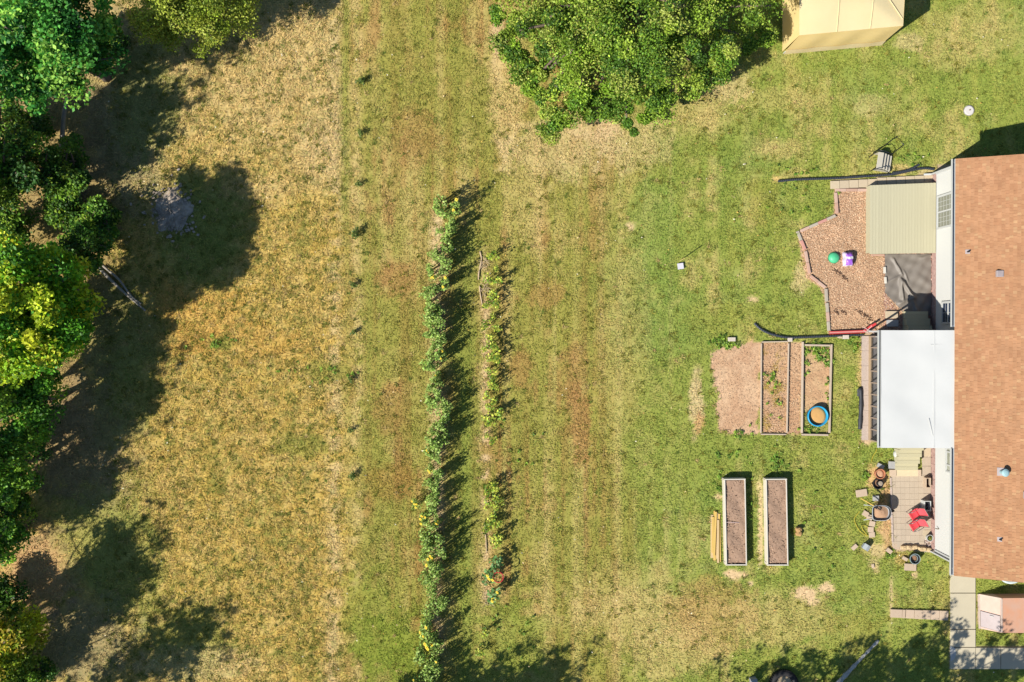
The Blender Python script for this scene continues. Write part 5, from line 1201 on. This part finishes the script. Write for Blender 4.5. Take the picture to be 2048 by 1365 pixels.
# second row: pale, lower, with bare gaps
P_PALE = [(166, 184, 64), (142, 172, 62), (190, 196, 76), (112, 148, 54)]
pp0 = plant_proto(200, .8, 5, 8, .11, P_PALE, 0, .16, 'row_plant', 'low yellow-green plant in the sparse second garden row', 'low plants in the second row')
pp1 = plant_proto(201, .9, 4, 7, .11, P_PALE, 0, .16, 'row_plant', 'low yellow-green plant in the sparse second garden row', 'low plants in the second row')
us = set()
SEC = [(985, 515), (990, 540), (978, 560), (982, 588), (975, 612), (988, 632), (972, 650), (980, 672), (985, 690), (972, 700), (982, 716), (975, 738), (986, 752), (980, 770), (973, 790), (985, 800), (978, 816), (972, 832), (980, 846), (976, 868), (986, 880), (985, 962), (978, 976), (988, 990), (974, 1004), (984, 1030), (976, 1052), (988, 1068), (992, 1085), (990, 1012), (996, 1044), (1000, 1066), (982, 1040), (994, 972), (1000, 1000), (996, 560), (992, 604), (996, 660), (994, 712), (992, 776), (996, 826), (968, 1260), (960, 1300)]
for i, (x, y) in enumerate(SEC):
    pr = (pp0, pp1)[i % 2]; ob = pr if i % 2 not in us else copy_tree(pr); us.add(i % 2); P = G(x, y); ob.location = (P.x, P.y, 0); ob.rotation_euler = (0, 0, r.uniform(0, 6.28)); sc = r.uniform(.7, 1.15); ob.scale = (sc, sc, sc)
for i, (lb, x, y) in enumerate((('bushy sunflower plant just above the red hoop', 992, 1122), ('bushy sunflower plant left of the red hoop', 981, 1150), ('bushy sunflower plant lowest below the red hoop', 984, 1182))):
    t_ = plant_proto(300 + i, 1.0, 6, 8, .15, [(110, 150, 84), (92, 134, 68), (130, 166, 100)], .35, .2, 'sunflower', lb, 'bushy sunflowers around the red hoop', 'sunflower'); P = G(x, y); t_.location = (P.x, P.y, 0)
p = G(997, 1146); t_ = thing('red_hoop', 'red wire hoop cage standing at the bushy sunflowers', 'plant cage', p)
MB().tube([p + Vector((.2 * math.cos(a), .2 * math.sin(a), .7)) for a in [2 * math.pi * k / 28 for k in range(29)]], .02, 8, caps=False).build('ring', RED, t_, smooth=True)
MB().tube([p + Vector((.17 * math.cos(a), .17 * math.sin(a), .35)) for a in [2 * math.pi * k / 28 for k in range(29)]], .01, 6, caps=False).build('ring', RED, t_, smooth=True)
for k in range(3):
    a = 2.1 * k; MB().tube([p + Vector((.2 * math.cos(a), .2 * math.sin(a), .7)), p + Vector((.14 * math.cos(a), .14 * math.sin(a), 0))], .008, 6).build('wire_leg', RED, t_)
# bleached sticks and dry branches in the second row
STK = mat('bleached_stick', (220, 196, 160), (186, 160, 128), rough=.9, scale=12)
for lb, pts, r0 in (('upper bleached branch lying at the head of the second row', [(960, 503), (963, 520), (958, 545), (957, 560)], .03), ('lower bleached branch lying in the second row', [(959, 572), (961, 590), (965, 612)], .028), ('straight bleached stick in the lower half of the second row', [(969, 1045), (972, 1080), (973, 1105)], .022)):
    q = catmull([G(a, b, .04) for a, b in pts], .06); tag(MB().tube(q, [r0 * (1 + .2 * math.sin(i)) for i in range(len(q))], 7).build('dry_branch', STK, None, origin=(q[0].x, q[0].y, 0), smooth=True), lb, 'branch')
for lb, x, y, n_ in (('small heap of dry twigs near the top of the second row', 968, 528, 16), ('second heap of dry twigs below the top one in the second row', 972, 582, 18), ('heap of dry twigs at the tail of the second row', 978, 1196, 20)):
    p = G(x, y); mb = MB()
    for _ in range(n_):
        a = rnd.uniform(0, 6.28); c = p + Vector((rnd.uniform(-.15, .15), rnd.uniform(-.25, .25), rnd.uniform(.02, .1))); d = Vector((math.cos(a), math.sin(a), rnd.uniform(-.2, .2))) * rnd.uniform(.08, .24)
        mb.tube([c - d, c + d], .007, 5)
    tag(mb.build('twig_heap', STK, None, origin=(p.x, p.y, 0)), lb, 'twigs')
# seedlings in the dry strip
sd_lb = ['first seedling from the top in the dry strip left of the rows', 'second seedling from the top in the dry strip', 'third seedling from the top in the dry strip', 'fourth and bushiest seedling in the dry strip', 'fifth seedling from the top in the dry strip', 'sixth seedling from the top in the dry strip', 'seventh seedling from the top in the dry strip', 'eighth seedling from the top in the dry strip', 'lowest seedling in the dry strip left of the rows']
s0 = plant_proto(400, .5, 8, 8, .10, [(84, 110, 44), (64, 90, 38), (112, 128, 58)], 0, .13, 'seedling', sd_lb[0], 'seedlings in the dry strip')
for i, (x, y, sc) in enumerate(((724, 164, 1.1), (722, 268, .95), (718, 370, .9), (713, 470, 1.35), (709, 570, .95), (709, 664, .85), (702, 758, .85), (702, 861, .85), (707, 952, 1.05))):
    ob = s0 if i == 0 else copy_tree(s0); ob['label'] = sd_lb[i]; P = G(x, y); ob.location = (P.x, P.y, 0); ob.rotation_euler = (0, 0, i * 1.3); sc *= .72; ob.scale = (sc, sc, sc)

# ------------------------------------------------------------------ weeds: uncountable tufts of ground plants
cen = []; rr = []; 
for (x, y, n_, sx_, sy_) in ((1448, 684, 26, 12, 8), (1468, 690, 8, 8, 4), (1640, 702, 34, 14, 12), (1652, 722, 18, 7, 10), (1612, 720, 8, 3, 18), (1625, 860, 14, 16, 5), (1545, 755, 12, 12, 10), (1548, 800, 8, 8, 24), (1655, 780, 8, 2, 40), (1476, 868, 8, 5, 4), (1460, 915, 10, 30, 8), (1548, 930, 14, 12, 8), (1552, 925, 8, 6, 12), (1500, 1000, 14, 6, 60), (1438, 968, 10, 6, 16), (1820, 325, 12, 20, 12), (1590, 345, 8, 30, 10), (1700, 676, 8, 14, 4), (1710, 690, 8, 6, 10), (1729, 952, 8, 5, 5), (1780, 1110, 8, 6, 4), (1590, 400, 14, 30, 30), (440, 686, 14, 24, 7), (660, 745, 12, 26, 10), (560, 730, 6, 30, 10), (1660, 1060, 10, 40, 40), (1020, 1280, 16, 40, 40), (1040, 900, 10, 30, 60)):
    for _ in range(n_):
        P = G(x + r.gauss(0, sx_), y + r.gauss(0, sy_)); cen.append((P.x, P.y, .06)); rr.append(r.uniform(.05, .12))
V, C = leaf_cloud(cen, rr, 14, .075, [(120, 150, 52), (140, 168, 62), (96, 130, 48)], np.random.default_rng(9), flat=.6, upb=1.0); V[:, 2] = np.maximum(V[:, 2], .01)
tag(np_mesh('weeds', V, 4, LEAF, C), kind='stuff')
# fallen leaves and bits of litter, light flecks on the lawn
n = 900; fx = NR.uniform(-20, 20, n); fy = NR.uniform(-13.4, 13.4, n); k = sample(fx, fy, GDEN) > .6; fx, fy = fx[k], fy[k]; n = len(fx)
P = np.stack([fx, fy, np.full(n, .085)], -1); az = NR.uniform(0, 6.28, n); L = NR.uniform(.02, .045, n)[:, None]
a = np.stack([np.cos(az), np.sin(az), NR.normal(0, .3, n)], -1) * L; b = np.stack([-np.sin(az), np.cos(az), NR.normal(0, .3, n)], -1) * L * .6
tag(np_mesh('fallen_leaves', np.stack([P - a, P + b, P + a, P - b], 1).reshape(-1, 3), 4, CHIP, lin(np.array([(226, 200, 150), (236, 226, 196), (170, 130, 80), (214, 176, 90)], float)[NR.integers(0, 4, n)]) * K), kind='stuff')
